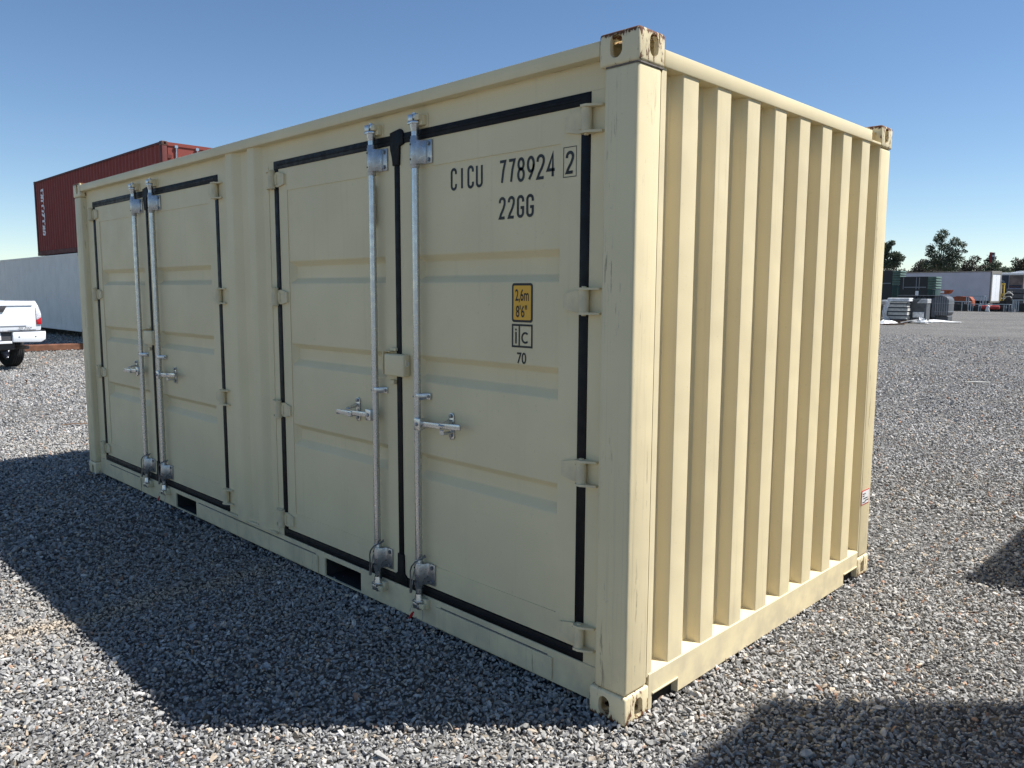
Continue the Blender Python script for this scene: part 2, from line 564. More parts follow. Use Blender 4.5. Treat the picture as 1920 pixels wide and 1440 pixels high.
ng.links.new(named('stone_rot', 'FLOAT_VECTOR'), e2r.inputs[0])
m2p = ng.nodes.new('GeometryNodeMeshToPoints')
ng.links.new(gi.outputs[0], m2p.inputs['Mesh'])
ng.links.new(m2p.outputs[0], iop.inputs['Points'])
ng.links.new(ci.outputs[0], iop.inputs['Instance'])
iop.inputs['Pick Instance'].default_value = True
ng.links.new(named('stone_idx', 'INT'), iop.inputs['Instance Index'])
ng.links.new(e2r.outputs[0], iop.inputs['Rotation'])
ng.links.new(named('stone_scale', 'FLOAT_VECTOR'), iop.inputs['Scale'])
ng.links.new(iop.outputs[0], go.inputs[0])
md = gravel.modifiers.new('scatter', 'NODES'); md.node_group = ng

# ------------------------------------------------------------------ lettering
def arc(cx, cy, rx, ry, a0, a1, n=10):
    return [(cx + rx * math.cos(R(a0 + (a1 - a0) * i / n)), cy + ry * math.sin(R(a0 + (a1 - a0) * i / n))) for i in range(n + 1)]

def glyph(ch, w, h):
    r = w / 2
    if ch == 'C': return [[(w, h - r * 1.5)] + arc(r, h - r, r, r, 0, 180) + arc(r, r, r, r, 180, 360) + [(w, r * 1.5)]]
    if ch == 'G': return [[(w, h - r * 1.5)] + arc(r, h - r, r, r, 0, 180) + arc(r, r, r, r, 180, 360) + [(w, .44 * h), (.52 * w, .44 * h)]]
    if ch == 'I': return [[(r, 0), (r, h)]]
    if ch == 'U': return [[(0, h)] + arc(r, r, r, r, 180, 360) + [(w, h)]]
    if ch == '7': return [[(0, h), (w, h), (.62 * w, .55 * h), (.38 * w, 0)]]
    if ch == '8': return [arc(r, h * .76, r * .92, h * .24, -90, 270, 18), arc(r, h * .27, r, h * .27, 90, 450, 18)]
    if ch == '9': return [arc(r, h * .68, r, h * .32, 0, 360, 20), [(w, h * .68), (.92 * w, .48 * h), (.62 * w, .24 * h), (.22 * w, 0)]]
    if ch == '2': return [[(0, h - r * 1.35)] + arc(r, h - r, r, r, 180, 0) + [(w * .97, h * .68), (w * .70, h * .45), (w * .25, h * .2), (0, 0), (w, 0)]]
    if ch == '4': return [[(.78 * w, 0), (.78 * w, h), (0, .30 * h), (1.08 * w, .30 * h)]]
    if ch == 'R': return [[(0, 0), (0, h), (.5 * w, h)] + arc(.5 * w, h * .75, .5 * w, .25 * h, 90, -90, 8) + [(0, .5 * h)], [(.45 * w, .5 * h), (w, 0)]]
    if ch == 'O': return [arc(r, h / 2, r, h / 2, 90, 450, 20)]
    if ch == 'N': return [[(0, 0), (0, h), (w, 0), (w, h)]]
    if ch == 'S': return [arc(r, h * .75, r, h * .25, 20, 270, 12) + arc(r, h * .25, r, h * .25, 90, -160, 12)]
    return []

def ribbon(bm, pts, t, place):
    """flat stroke of width t along pts"""
    P = [Vector((p[0], p[1])) for p in pts]
    q = [P[0]]
    for p in P[1:]:
        if (p - q[-1]).length > 1e-6: q.append(p)
    P = q
    closed = (P[0] - P[-1]).length < 1e-5
    L, Rr = [], []
    n = len(P)
    for i, p in enumerate(P):
        a = P[i] - P[i - 1] if i > 0 else (P[0] - P[-2] if closed else P[1] - P[0])
        b = P[i + 1] - P[i] if i < n - 1 else (P[1] - P[0] if closed else a)
        a = a.normalized(); b = b.normalized()
        na, nb = Vector((-a.y, a.x)), Vector((-b.y, b.x))
        m = (na + nb)
        m = m.normalized() if m.length > 1e-4 else na
        k = t / 2 / max(m.dot(na), 0.45)
        L.append(bm.verts.new(place(p + m * k))); Rr.append(bm.verts.new(place(p - m * k)))
    for i in range(n - 1):
        bm.faces.new((L[i], Rr[i], Rr[i + 1], L[i + 1]))

def stroke_text(mb, chars, t, place):
    """chars: list of (char, x0, x1, z0, z1)"""
    for ch, x0, x1, z0, z1 in chars:
        for pl in glyph(ch, x1 - x0 - t, z1 - z0 - t):
            ribbon(mb.bm, [(p[0] + x0 + t / 2, p[1] + z0 + t / 2) for p in pl], t, place)

def font_text(name, s, size, mat, parent, mtx, sx=1.0, bold=0.0, align='CENTER'):
    cu = bpy.data.curves.new(name, 'FONT')
    cu.body = s; cu.size = size; cu.align_x = align
    cu.offset = bold
    tmp = bpy.data.objects.new('tmp_text', cu)
    COL.objects.link(tmp)
    dg = bpy.context.evaluated_depsgraph_get()
    me = bpy.data.meshes.new_from_object(tmp.evaluated_get(dg))
    COL.objects.unlink(tmp); bpy.data.objects.remove(tmp); bpy.data.curves.remove(cu)
    me.transform(mtx @ Matrix.Diagonal((sx, 1, 1, 1)))
    me.materials.clear(); me.materials.append(mat)
    me.name = name
    return link(bpy.data.objects.new(name, me), parent)

def wall_mtx(x, y, z):
    """text standing on a wall that faces -y"""
    return Matrix.Translation((x, y, z)) @ Matrix.Rotation(R(90), 4, 'X')

# ------------------------------------------------------------------ the cream container
CL, CW, CH = 6.058, 2.438, 2.591
box_root = empty('shipping_container')
tag(box_root, 'cream side-opening shipping container with black-sealed double doors, in the foreground', 'container')

def bool_mesh(outer, cutters, name):
    o = bpy.data.objects.new('tmp_outer', outer)
    COL.objects.link(o)
    cs = []
    for c in cutters:
        oc = bpy.data.objects.new('tmp_cut', c); COL.objects.link(oc); cs.append(oc)
        m = o.modifiers.new('b', 'BOOLEAN'); m.operation = 'DIFFERENCE'; m.solver = 'EXACT'; m.object = oc
    dg = bpy.context.evaluated_depsgraph_get()
    me = bpy.data.meshes.new_from_object(o.evaluated_get(dg))
    me.name = name
    for q in [o] + cs:
        COL.objects.unlink(q); bpy.data.objects.remove(q)
    return me

def raw_mesh(mb):
    me = bpy.data.meshes.new('raw'); mb.bm.to_mesh(me); mb.bm.free(); return me

def stadium(cx, cy, w, h, n=8):
    if h >= w:
        r = w / 2
        return arc(cx, cy + h / 2 - r, r, r, 0, 180, n) + arc(cx, cy - h / 2 + r, r, r, 180, 360, n)
    r = h / 2
    return arc(cx + w / 2 - r, cy, r, r, -90, 90, n) + arc(cx - w / 2 + r, cy, r, r, 90, 270, n)

def make_casting():
    """local: outer corner at the origin, block runs to -x, +y, +z; z = 0 is the outer (bottom) face"""
    o = raw_mesh(MB().box(-.178, 0, 0, .162, 0, .118, .011, 3))
    cut = [raw_mesh(MB().box(-.160, -.020, .020, .144, .022, .100)),
           raw_mesh(MB().prism(stadium(-.101, .052, .054, .082), 1, -.02, .05)),
           raw_mesh(MB().prism(stadium(.090, .052, .054, .080), 0, -.05, .02)),
           raw_mesh(MB().prism(stadium(-.101, .090, .124, .063), 2, -.02, .05))]
    me = bool_mesh(o, cut, 'corner_casting')
    me.materials.clear(); me.materials.append(M['casting'])
    me.shade_smooth(); me.set_sharp_from_angle(angle=R(38))
    return me
CAST = make_casting()

def add_castings(root, L, W, H, mesh, mat=None):
    me = mesh
    if mat is not None:
        me = mesh.copy(); me.materials.clear(); me.materials.append(mat)
    for sx in (0, 1):
        for sy in (0, 1):
            for sz in (0, 1):
                o = bpy.data.objects.new('corner_casting', me)
                link(o, root)
                o.location = (-L if sx else 0, W if sy else 0, H if sz else 0)
                o.scale = (-1 if sx else 1, -1 if sy else 1, -1 if sz else 1)

add_castings(box_root, CL, CW, CH, CAST)

# posts (rolled, rounded outer edge)
for sx in (0, 1):
    for sy in (0, 1):
        x0, x1 = (-.157, -.005) if not sx else (-CL + .005, -CL + .157)
        y0, y1 = (.005, .152) if not sy else (CW - .152, CW - .005)
        MB().box(x0, x1, y0, y1, .1185, CH - .1185, .014, 3).build('corner_post', M['beige_post'], box_root)
# sealant beads between post and castings at the near corner
MB().box(-.150, -.004, .0035, .010, CH - .1225, CH - .1175, .0015, 1).box(-.009, -.0025, .012, .158, CH - .124, CH - .116, .002, 1).build('sealant_bead', M['sealant'], box_root)

# top side rails, end rails, roof
for y0, y1 in ((.004, .062), (CW - .062, CW - .004)):
    MB().box(-CL + .1785, -.1785, y0, y1, 2.518, 2.573, .004, 2).build('top_side_rail', M['beige'], box_root)
for x0, x1 in ((-.066, -.001), (-CL + .001, -CL + .066)):
    MB().box(x0, x1, .1625, CW - .295, 2.480, 2.541, .004, 2).build('top_end_rail', M['beige'], box_root)
    MB().box(x0, x1, CW - .2945, CW - .1625, 2.480, 2.492, .002, 1).build('rail_plate', M['beige'], box_root)
roof = MB()
prof = []
yy = -CL + .06
while yy < -.27:
    prof += [(yy, 2.548), (yy + .09, 2.548), (yy + .105, 2.563), (yy + .195, 2.563)]
    yy += .21
roof.sheet([(-CL + .03, 2.548)] + prof + [(-.03, 2.548)], .05, CW - .05, axis=1)
roof.build('roof', M['beige'], box_root, smooth=0)

# header, jambs and bottom sill on the door side (frame plane y = .054)
YF = .054
FR = MB()
FR.box(-CL + .1575, -.1575, YF, .12, 2.418, 2.5175)
FR.build('door_header', M['beige'], box_root, smooth=0)
for x0, x1 in ((-.2525, -.1575), (-2.698, -2.6355), (-3.366, -3.3605), (-CL + .1575, -5.7455)):
    MB().box(x0, x1, YF, .12, .164, 2.4175).build('door_jamb', M['beige'], box_root, smooth=0)

sill = MB()
PK = [(-2.177, -1.817), (-4.252, -3.894)]
S0, S1 = .020, .1635
edges = [-CL + .1785] + [v for p in sorted(PK) for v in p] + [-.1785]
for i in range(0, len(edges), 2):
    sill.box(edges[i], edges[i + 1], YF - .006, .062, S0, S1, .003, 1)
for a, b in PK:
    sill.box(a + .0005, b - .0005, YF - .006, .062, .134, S1 - .0005, .002, 1)
    sill.box(a + .0005, b - .0005, YF - .0055, .062, S0 + .0005, .027, .001, 1)
sill_o = sill.build('bottom_side_rail', M['beige'], box_root)
for x0, x1 in ((-1.17, -.412), (-3.876, -2.243), (-5.66, -4.93)):
    z1 = .131 if x1 != -4.93 else .134
    MB().box(x0, x1, YF - .014, YF - .0062, .030, z1, .002, 1).build('cover_plate', M['beige_post'], sill_o)
    MB().box(x0 + .03, x1 - .03, YF - .0085, YF - .0055, z1 + .001, z1 + .006, .0008, 1).build('weld_gap', M['sealant'], sill_o)
for a, b in PK:
    pm = MB()
    pm.quad((a, .063, .132), (b, .063, .132), (b, 2.3, .132), (a, 2.3, .132))
    pm.quad((a, .063, .024), (b, .063, .024), (b, 2.3, .024), (a, 2.3, .024))
    for xx in (a, b): pm.quad((xx, .063, .024), (xx, 2.3, .024), (xx, 2.3, .132), (xx, .063, .132))
    pm.build('forklift_pocket', M['floor'], box_root, smooth=0, each=False)
MB().box(-CL + .1785, -.1785, CW - .14, CW - .05, S0, S1).build('bottom_side_rail', M['beige'], box_root, smooth=0)
MB().box(-CL + .08, -.08, .15, CW - .15, .1335, .1575).build('underfloor', M['floor'], box_root, smooth=0)
MB().box(-CL + .1575, -.1575, CW - .09, CW - .05, .164, 2.5175).build('rear_side_panel', M['beige'], box_root, smooth=0)

# corrugated panel between the two door pairs
mp = MB()
mp.sheet(fillet([(-3.3603, .0535), (-3.235, .0535), (-3.183, .019), (-3.095, .019), (-3.040, .0535), (-2.945, .0535), (-2.893, .019), (-2.815, .019), (-2.765, .0535), (-2.698, .0535)], .009, 4), .164, 2.5178)
mp.build('corrugated_panel', M['beige'], box_root, smooth=40)
MB().box(-3.36, -2.70, .030, .0536, .158, .170, .003, 1).build('panel_foot', M['beige'], box_root, smooth=0)
wb = MB()
rw = random.Random(5)
zz = .19
pts = []
while zz < 2.40:
    pts.append((-2.699 + rw.uniform(-.003, .003), .0525, zz)); zz += .035
wb.tube(pts, .0028, 5).build('weld_bead', M['beige'], box_root)
pts = []
xx = -CL + .2
while xx < -.2:
    pts.append((xx, .0525, 2.5165 + rw.uniform(-.002, .002))); xx += .03
wbm = MB(); wbm.tube(pts, .0030, 5); wbm.build('weld_bead', M['beige'], box_root)

# corrugated end walls
def end_profile(xo, sgn):
    """(x, y) points; ribs 112 wide, 46 deep"""
    p = [(xo - sgn * .008, .150), (xo - sgn * .008, .186), (xo - sgn * .062, .203)]
    y = .280
    for k in range(8):
        p += [(xo - sgn * .062, y), (xo - sgn * .008, y + .018), (xo - sgn * .008, y + .126), (xo - sgn * .062, y + .144)]
        y += .2475
    p += [(xo - sgn * .062, 2.262), (xo - sgn * .008, 2.280), (xo - sgn * .008, 2.290)]
    return fillet(p, .0045, 4)
for xo, sg in ((0, 1), (-CL, -1)):
    ep = MB()
    ep.sheet(end_profile(xo, sg), .150, 2.4805)
    ep.build('corrugated_end_panel', M['beige_end'], box_root, smooth=40)
    er = MB()
    o_ = lambda v: xo - sg * v
    def seg(y0, y1, z0):
        er.prism([(o_(.004), z0), (o_(.004), .157), (o_(.010), .164), (o_(.075), .176), (o_(.075), z0)], 1, y0, y1)
    seg(.1625, .186, .012); seg(.1862, .3665, .078); seg(.3667, 2.083, .012); seg(2.0832, 2.262, .078); seg(2.2622, CW - .1625, .012)
    ero = er.build('bottom_end_rail', M['beige'], box_root)
    for y0, y1 in ((.1862, .3665), (2.0832, 2.262)):
        b_ = MB()
        b_.box(o_(-.001), o_(.07), y0, y1, .070, .077, .001, 1)
        b_.box(o_(-.001), o_(.07), y1, y1 + .005, .012, .077, .001, 1)
        b_.build('slot_edging', M['beige'], ero)
        MB().box(o_(.030), o_(.036), y0 + .0005, y1 - .0005, .0, .0695).build('slot_shade', M['hole'], ero, smooth=0)  # black sheet standing in for the shade inside the notch

# paper label on the far post of the end wall
lb = MB(); lb.box(-.0048, -.0035, 2.290, 2.402, .435, .522)
lab = lb.build('stock_label', M['red_vinyl'], box_root, smooth=0)
MB().box(-.0036, -.0028, 2.295, 2.397, .441, .516).build('label_paper', M['white_vinyl'], lab, smooth=0)
tl = MB()
for y0, y1, z in ((2.302, 2.345, .500), (2.302, 2.330, .487), (2.312, 2.380, .472), (2.340, 2.392, .458), (2.302, 2.350, .450)):
    tl.box(-.0029, -.0024, y0, y1, z - .003, z + .003)
tl.build('label_print', M['ink'], lab, smooth=0, each=False)

# ------------------------------------------------------------------ doors
RIBS = [(1.838, 1.808, 1.738, 1.708), (1.360, 1.332, 1.266, 1.230), (.880, .852, .790, .752)]
YS, YP, YR = .0555, .0600, .0920     # stile face, sheet face, rib floor

def make_door(x0, x1, sheet0, sheet1, slope_side):
    """pressed sheet inside a flat frame; three recessed ribs"""
    z0, z1 = .215, 2.372
    zs0, zs1 = .330, 2.244
    m = MB()
    m.box(x0, sheet0, YS, .10, z0, z1)
    m.box(sheet1, x1, YS, .10, z0, z1)
    m.box(sheet0 + .0003, sheet1 - .0003, YS + .0003, .10, z0 + .0003, zs0)
    m.box(sheet0 + .0003, sheet1 - .0003, YS + .0003, .10, zs1, z1 - .0003)
    sl = .032
    xl = lambda y: sheet0 + sl * (y - YP) / (YR - YP)
    prof = [(zs1, YP)]
    for a, b, c, d in RIBS: prof += [(a, YP), (b, YR), (c, YR), (d, YP)]
    prof = fillet(prof + [(zs0, YP)], .006, 4)
    L_ = [m.bm.verts.new((xl(y) if y > YP + 1e-4 else sheet0, y, z)) for z, y in prof]
    R_ = [m.bm.verts.new((sheet1, y, z)) for z, y in prof]
    for k in range(len(prof) - 1): m.bm.faces.new((L_[k], R_[k], R_[k + 1], L_[k + 1]))
    run = []
    for k, (z, y) in enumerate(prof):                      # sloped short end of each pressing
        if y > YP + 1e-4: run.append(k)
        elif run:
            ks = [run[0] - 1] + run + [k]
            m.bm.faces.new([m.bm.verts.new(L_[q].co) for q in ks])
            run = []
    return m.build('door', M['beige'], box_root, smooth=35, each=False)

def hinge_mesh(sg):
    """knuckle at local origin; leaf runs to -x for sg = 1, lugs to +x"""
    m = MB()
    m.cyl((0, -.006, -.043), (0, -.006, .043), .0205, 14)
    leaf = [(-.006 * sg, .038), (-.050 * sg, .041), (-.116 * sg, .026), (-.116 * sg, -.032), (-.050 * sg, -.045), (-.006 * sg, -.041)]
    m.prism(leaf if sg > 0 else leaf[::-1], 1, .005, .021)
    m.prism([(-.020 * sg, .024), (-.044 * sg, .026), (-.044 * sg, -.030), (-.020 * sg, -.030)], 1, .000, .0105)
    for z in (.0475, -.0475):
        pr = [(-.022 * sg, -.016), (-.012 * sg, -.030), (.014 * sg, -.030), (.070 * sg, .000), (.070 * sg, .026), (.006 * sg, .026), (-.022 * sg, .004)]
        m.prism(pr, 2, z - .0045, z + .0045)
    m.cyl((0, -.006, .050), (0, -.006, .057), .009, 8)
    m.cyl((0, -.006, -.057), (0, -.006, -.050), .009, 8)
    me = raw_mesh(m)
    me.name = 'hinge'
    me.materials.append(M['beige'])
    me.shade_smooth(); me.set_sharp_from_angle(angle=R(40))
    return me
HR, HL = hinge_mesh(1), hinge_mesh(-1)
HZ = (2.312, 1.632, .957, .278)

XC = -1.446
dr = make_door(-1.4345, -.3015, -1.322, -.405, -1)
dl = make_door(-2.5885, -1.4755, -2.498, -1.560, -1)
for z in HZ:
    for d_, me_, x_ in ((dr, HR, -.258), (dl, HL, -2.629)):
        h_ = link(bpy.data.objects.new('hinge', me_), d_); h_.location = (x_, .038, z)
# stamped maker's discs on the hinge leaves are too small to build; a drain nick under each sheet instead

# rubber seals round and between the two leaves
def make_gasket():
    m = MB()
    x0, x1, z0, z1, w = -2.6350, -.2530, .1645, 2.4175, .047
    y0 = .0495
    m.box(x0, x1, y0, .09, z1 - w, z1, .004, 2)
    m.box(x0 + w, x1 - w, y0 - .003, .08, z1 - w * .62, z1 - w * .38, .003, 1)
    m.box(x0, x1, y0, .09, z0, z0 + w, .004, 2)
    m.box(x0 + w, x1 - w, y0 - .003, .08, z0 + w * .35, z0 + w * .62, .003, 1)
    m.box(x0, x0 + w - .0005, y0 + .0006, .09, z0 + w, z1 - w, .004, 2)
    m.box(x1 - w + .0005, x1, y0 + .0006, .09, z0 + w, z1 - w, .004, 2)
    m.box(-1.4745, -1.4355, y0 + .0004, .09, z0 + w - .004, z1 - w + .004, .005, 2)
    # moulded tee pieces
    m.prism([(-1.497, z1 + .010), (-1.420, z1 + .022), (-1.405, z1 + .014), (-1.395, z1 - .002), (-1.395, z1 - w - .004), (-1.425, z1 - w - .010), (-1.430, z1 - w - .10), (-1.478, z1 - w - .10), (-1.484, z1 - w - .06), (-1.497, z1 - w - .02)], 1, y0 - .006, .06, .002)
    m.prism([(-1.51, z0 + w - .004), (-1.481, z0 + w + .02), (-1.478, z0 + w + .12), (-1.430, z0 + w + .12), (-1.427, z0 + w + .02), (-1.40, z0 + w - .004), (-1.40, z0 + .006), (-1.51, z0 + .006)], 1, y0 - .0045, .06, .002)
    return m.build('door_seal', M['rubber'], box_root)
gk = make_gasket()

# ------------------------------------------------------------------ locking gear
YROD = .018
def bearing(sz):
    """clamp sleeve with a bolted flange to +x; sz flips the profile for the lower one"""
    m = MB()
    m.cyl((0, 0, -.058), (0, 0, .058), .0235, 18, bev=.002)
    m.cyl((0, 0, -.073), (0, 0, .073), .0205, 18, bev=.002)
    m.prism([(.004, -.0215), (.020, -.0120), (.027, .004), (.036, .0250), (.044, .0285), (.086, .0285), (.086, .0355), (.034, .0355), (.006, .0215)], 2, -.053, .053, .0012)
    return m
def make_bolts(zs, x=.066, y=.0235):
    m = MB()
    for z in zs:
        m.cyl((x, y + .006, z), (x, y - .004, z), .0075, 6)
        m.cyl((x, y + .007, z), (x, y + .003, z), .011, 12)
    return m
def dots(zs, y=-.0238, x=-.006):
    m = MB()
    for z in zs:
        m.cyl((x, y, z), (x, y + .004, z), .0048, 8)
    return m

def build_rod(x, sg, group_z):
    rod = MB().cyl((x, YROD, .185), (x, YROD, 2.405), .0170, 20).build('locking_rod', M['galv'], box_root)
    for zc in (2.308, .284):
        b = bearing(1).build('bearing_bracket', M['bracket'], rod, loc=(x, YROD, zc))
        make_bolts((-.036, .036)).build('bolt', M['bolt'], rod, loc=(x, YROD, zc))
        dots((-.034, .034)).build('rivet_hole', M['hole'], rod, loc=(x, YROD, zc))
    # cams and keepers
    for zc, s in ((2.452, 1), (.132, -1)):
        k = MB()
        k.cyl((x, YROD, zc - s * .050), (x, YROD, zc - s * .018), .0185, 14, r2=.024)
        k.prism([(x - .030, YROD - .022), (x + .012, YROD - .028), (x + .030, YROD - .006), (x + .026, YROD + .022), (x - .020, YROD + .024)], 2, zc - s * .018, zc - s * .006, .002)
        k.prism([(x - .034, YROD - .006), (x - .020, YROD - .026), (x + .006, YROD - .020), (x + .002, YROD + .012), (x - .026, YROD + .014)], 2, zc - s * .006, zc + s * .024, .003)
        k.prism([(x + .002, YROD - .016), (x + .030, YROD - .012), (x + .030, YROD + .004), (x + .012, YROD + .010)], 2, zc + s * .006, zc + s * .026, .002)
        k.cyl((x - .004, YROD, zc + s * .02), (x - .004, YROD, zc + s * .034), .010, 10)
        k.build('cam', M['galv'], rod)
        kp = MB()
        kp.box(x - .008, x + .046, YROD + .006, YF - .002, zc - .024, zc + .024, .004, 2)
        kp.box(x + .010, x + .044, YROD - .014, YROD + .010, zc - s * .004, zc + s * .022, .003, 2)
        kp.box(x - .020, x + .056, YF - .004, YF - .0005, zc - .032, zc + .030, .0015, 1)
        kp.build('cam_keeper', M['beige'], rod)
    # mid guide
    gm = MB()
    gm.cyl((x, YROD, 1.150), (x, YROD, 1.182), .0200, 16)
    gm.prism([(x, YROD - .020), (x + .024, YROD - .012), (x + .036, .046), (x + .060, .048), (x + .060, .055), (x + .020, .055), (x, YROD + .019)], 2, 1.151, 1.181, .001)
    gm.build('rod_guide', M['galv'], rod)
    MB().cyl((x + .050, .049, 1.166), (x + .050, .043, 1.166), .0085, 6).cyl((x - .008, YROD - .0205, 1.166), (x - .008, YROD - .017, 1.166), .0045, 8).build('bolt', M['bolt'], rod)
    # handle: hub, bar, hooked catch plate
    zh = 1.036
    hb = MB()
    hb.box(min(x + sg * .006, x + sg * .052), max(x + sg * .006, x + sg * .052), YROD - .030, YROD - .006, zh - .030, zh + .030, .005, 2)
    hb.box(min(x - sg * .004, x + sg * .046), max(x - sg * .004, x + sg * .046), YROD - .016, YROD + .012, zh - .026, zh + .026, .004, 2)
    hb.build('handle_hub', M['galv'], rod)
    bar = MB()
    mt = Matrix.Translation((x, YROD - .014, zh)) @ Matrix.Rotation(R(-2.5), 4, 'Y')
    bar.box(min(sg * .045, sg * .20), max(sg * .045, sg * .20), -.006, .003, -.0135, .0135, .003, 2, mtx=mt)
    mt2 = Matrix.Translation((x, YROD - .016, zh)) @ Matrix.Rotation(R(-3.0), 4, 'Y')
    bar.prism([(sg * .19, .012), (sg * .325, .016), (sg * .330, .012), (sg * .330, -.011), (sg * .19, -.013)], 1, -.007, .003, .002)
    bar.bm.verts.ensure_lookup_table()
    hv = [v for v in bar.bm.verts if v.co.y > -.02 and abs(v.co.z) < .1]
    bmesh.ops.transform(bar.bm, matrix=mt2, verts=hv)
    bar.build('handle', M['galv'], rod)
    cx = x + sg * .208
    cp = MB()
    cp.prism(stadium(cx, zh + .004, .036, .128), 1, YP - .008, YP - .0005, .0012)
    cp.build('catch_plate', M['galv'], rod)
    ck = MB()
    ck.prism([(YP - .006, zh + .036), (YP - .020, zh + .030), (YROD - .026, zh + .018), (YROD - .030, zh + .014), (YROD - .026, zh + .012), (YP - .020, zh + .020), (YP - .006, zh + .020)], 0, cx - .022, cx + .012, .001)
    ck.box(cx - .018, cx + .014, YROD - .024, YP - .004, zh - .030, zh - .019, .004, 2)
    ck.box(cx - .016, cx + .012, YROD - .026, YROD - .020, zh - .030, zh - .006, .002, 1)
    ck.build('handle_catch', M['galv'], rod)
    bl = MB()
    for dz in (.050, -.042):
        bl.cyl((cx, YP - .004, zh + .004 + dz), (cx, YP - .018, zh + .004 + dz), .0095, 8, bev=.002)
    bl.cyl((x + sg * .028, YROD - .028, zh), (x + sg * .028, YROD - .036, zh), .009, 8, bev=.002)
    bl.build('bolt', M['bolt'], rod)
    return rod
rodL = build_rod(-1.6115, -1, 0)
rodR = build_rod(-1.2695, 1, 0)

# wire loops round the lower brackets
def wire_loop(x, rod):
    m = MB()
    zb = .284
    m.tube([(x + .034, .030, zb + .088), (x + .028, .000, zb + .082), (x + .008, -.014, zb + .066), (x - .016, -.016, zb + .040), (x - .031, -.012, zb + .012), (x - .034, -.008, zb - .03), (x - .035, -.010, zb - .075), (x - .033, -.012, zb - .098)], .0038, 6)
    m.tube([(x - .031, -.006, zb - .098), (x - .027, -.006, zb - .06), (x - .026, .004, zb), (x - .02, .03, zb + .05), (x + .012, .045, zb + .088), (x + .034, .030, zb + .088)], .0038, 6)
    m.cyl((x - .032, -.010, zb - .100), (x - .032, -.010, zb - .085), .007, 8)
    m.build('wire_loop', M['wire'], rod)
wire_loop(-1.6115, rodL); wire_loop(-1.2695, rodR)

# red seal with its thin wire on the lower right cam
m = MB()
m.tube([(-1.285, -.012, .128), (-1.290, -.022, .108), (-1.288, -.026, .096)], .0013, 5)
m.tube([(-1.262, -.028, .064), (-1.248, -.026, .050), (-1.232, -.022, .046), (-1.216, -.016, .056), (-1.212, -.008, .078), (-1.222, .000, .100), (-1.232, .006, .112)], .0013, 5)
m.build('seal_wire', M['wire'], rodR)
m = MB()
mt = Matrix.Translation((-1.276, -.028, .080)) @ Matrix.Rotation(R(38), 4, 'Y')
m.box(-.007, .007, -.004, .004, -.016, .016, .002, 1, mtx=mt)
m.box(-.004, .004, -.003, .003, -.028, .028, .001, 1, mtx=mt)
m.build('security_seal', M['seal_red'], rodR)

# lock box across the meeting stiles
lbx = MB()
lbx.box(-1.523, -1.366, .0085, .0545, 1.2495, 1.3585, .009, 3)
lock_o = lbx.build('lock_box', M['beige'], box_root)
lk = MB()
hk = []
for a in range(0, 13): hk.append((-1.3640, .031 + .0075 * math.cos(R(180 + a * 15)), 1.311 + .0085 * math.sin(R(180 + a * 15))))
lk.tube([(-1.3640, .0235, 1.333)] + hk + [(-1.3640, .0385, 1.323)], .0022, 6)
lk.build('keyhole_hook', M['white_vinyl'], lock_o)
lj = MB()
lj.box(-1.549, -1.545, .018, .0545, 1.252, 1.372, .0012, 1)
lj.box(-1.5448, -1.488, .018, .0545, 1.368, 1.372, .0012, 1)
lj.build('lock_bracket', M['beige'], lock_o)
MB().box(-1.507, -1.462, .036, .0545, 1.372, 1.386, .002, 1).build('lock_tab', M['beige'], lock_o)
MB().box(-1.512, -1.478, .034, .0545, 1.204, 1.226, .002, 1).build('lock_stop', M['beige'], lock_o)

# the second pair of doors is a repeat of the first, 3.11 m further left
OFF = Vector((-3.11, 0, 0))
for o in (dr, dl, gk, rodL, rodR, lock_o):
    c = copy_tree(o, box_root, o.location + OFF)

# plastic document pouch tucked behind the left rod
t_ = NT('clouded_plastic'); M['pouch'] = t_.out((0.55, 0.55, 0.54, 1), 0.35, 0.0, 0.5)
t_.b.inputs['Transmission Weight'].default_value = 0.35
m = MB()
m.prism([(-1.672, 2.19), (-1.655, 2.20), (-1.635, 2.19), (-1.63, 2.00), (-1.66, 1.985), (-1.676, 2.02)], 1, .040, .046, .002)
m.build('document_pouch', M['pouch'], dl)

# black lettering on the right-hand door
tx = MB()
T = .0122
row1 = [('C', -1.066, -1.024), ('I', -1.000, -.980), ('C', -.954, -.912), ('U', -.899, -.855), ('7', -.755, -.711), ('7', -.701, -.657), ('8', -.647, -.603), ('9', -.592, -.547), ('2', -.538, -.492), ('4', -.483, -.436)]
stroke_text(tx, [(c, a, b, 2.118, 2.218) for c, a, b in row1], T, lambda p: (p.x, YP - .0012, p.y))
tx.build('owner_code', M['ink'], dr, smooth=0, each=False); tx = MB()
row2 = [('2', -.755, -.714), ('2', -.701, -.660), ('G', -.648, -.606), ('G', -.594, -.551)]
stroke_text(tx, [(c, a, b, 1.972, 2.066) for c, a, b in row2], T, lambda p: (p.x, YP - .0012, p.y))
tx.build('size_code', M['ink'], dr, smooth=0, each=False); tx = MB()
stroke_text(tx, [('2', -.378, -.335, 2.124, 2.212)], T, lambda p: (p.x, YS - .0012, p.y))
ribbon(tx.bm, [(-.389, 2.113), (-.324, 2.113), (-.324, 2.226), (-.389, 2.226), (-.389, 2.113)], .0028, lambda p: (p.x, YS - .0012, p.y))
tx.build('check_digit', M['ink'], dr, smooth=0, each=False)

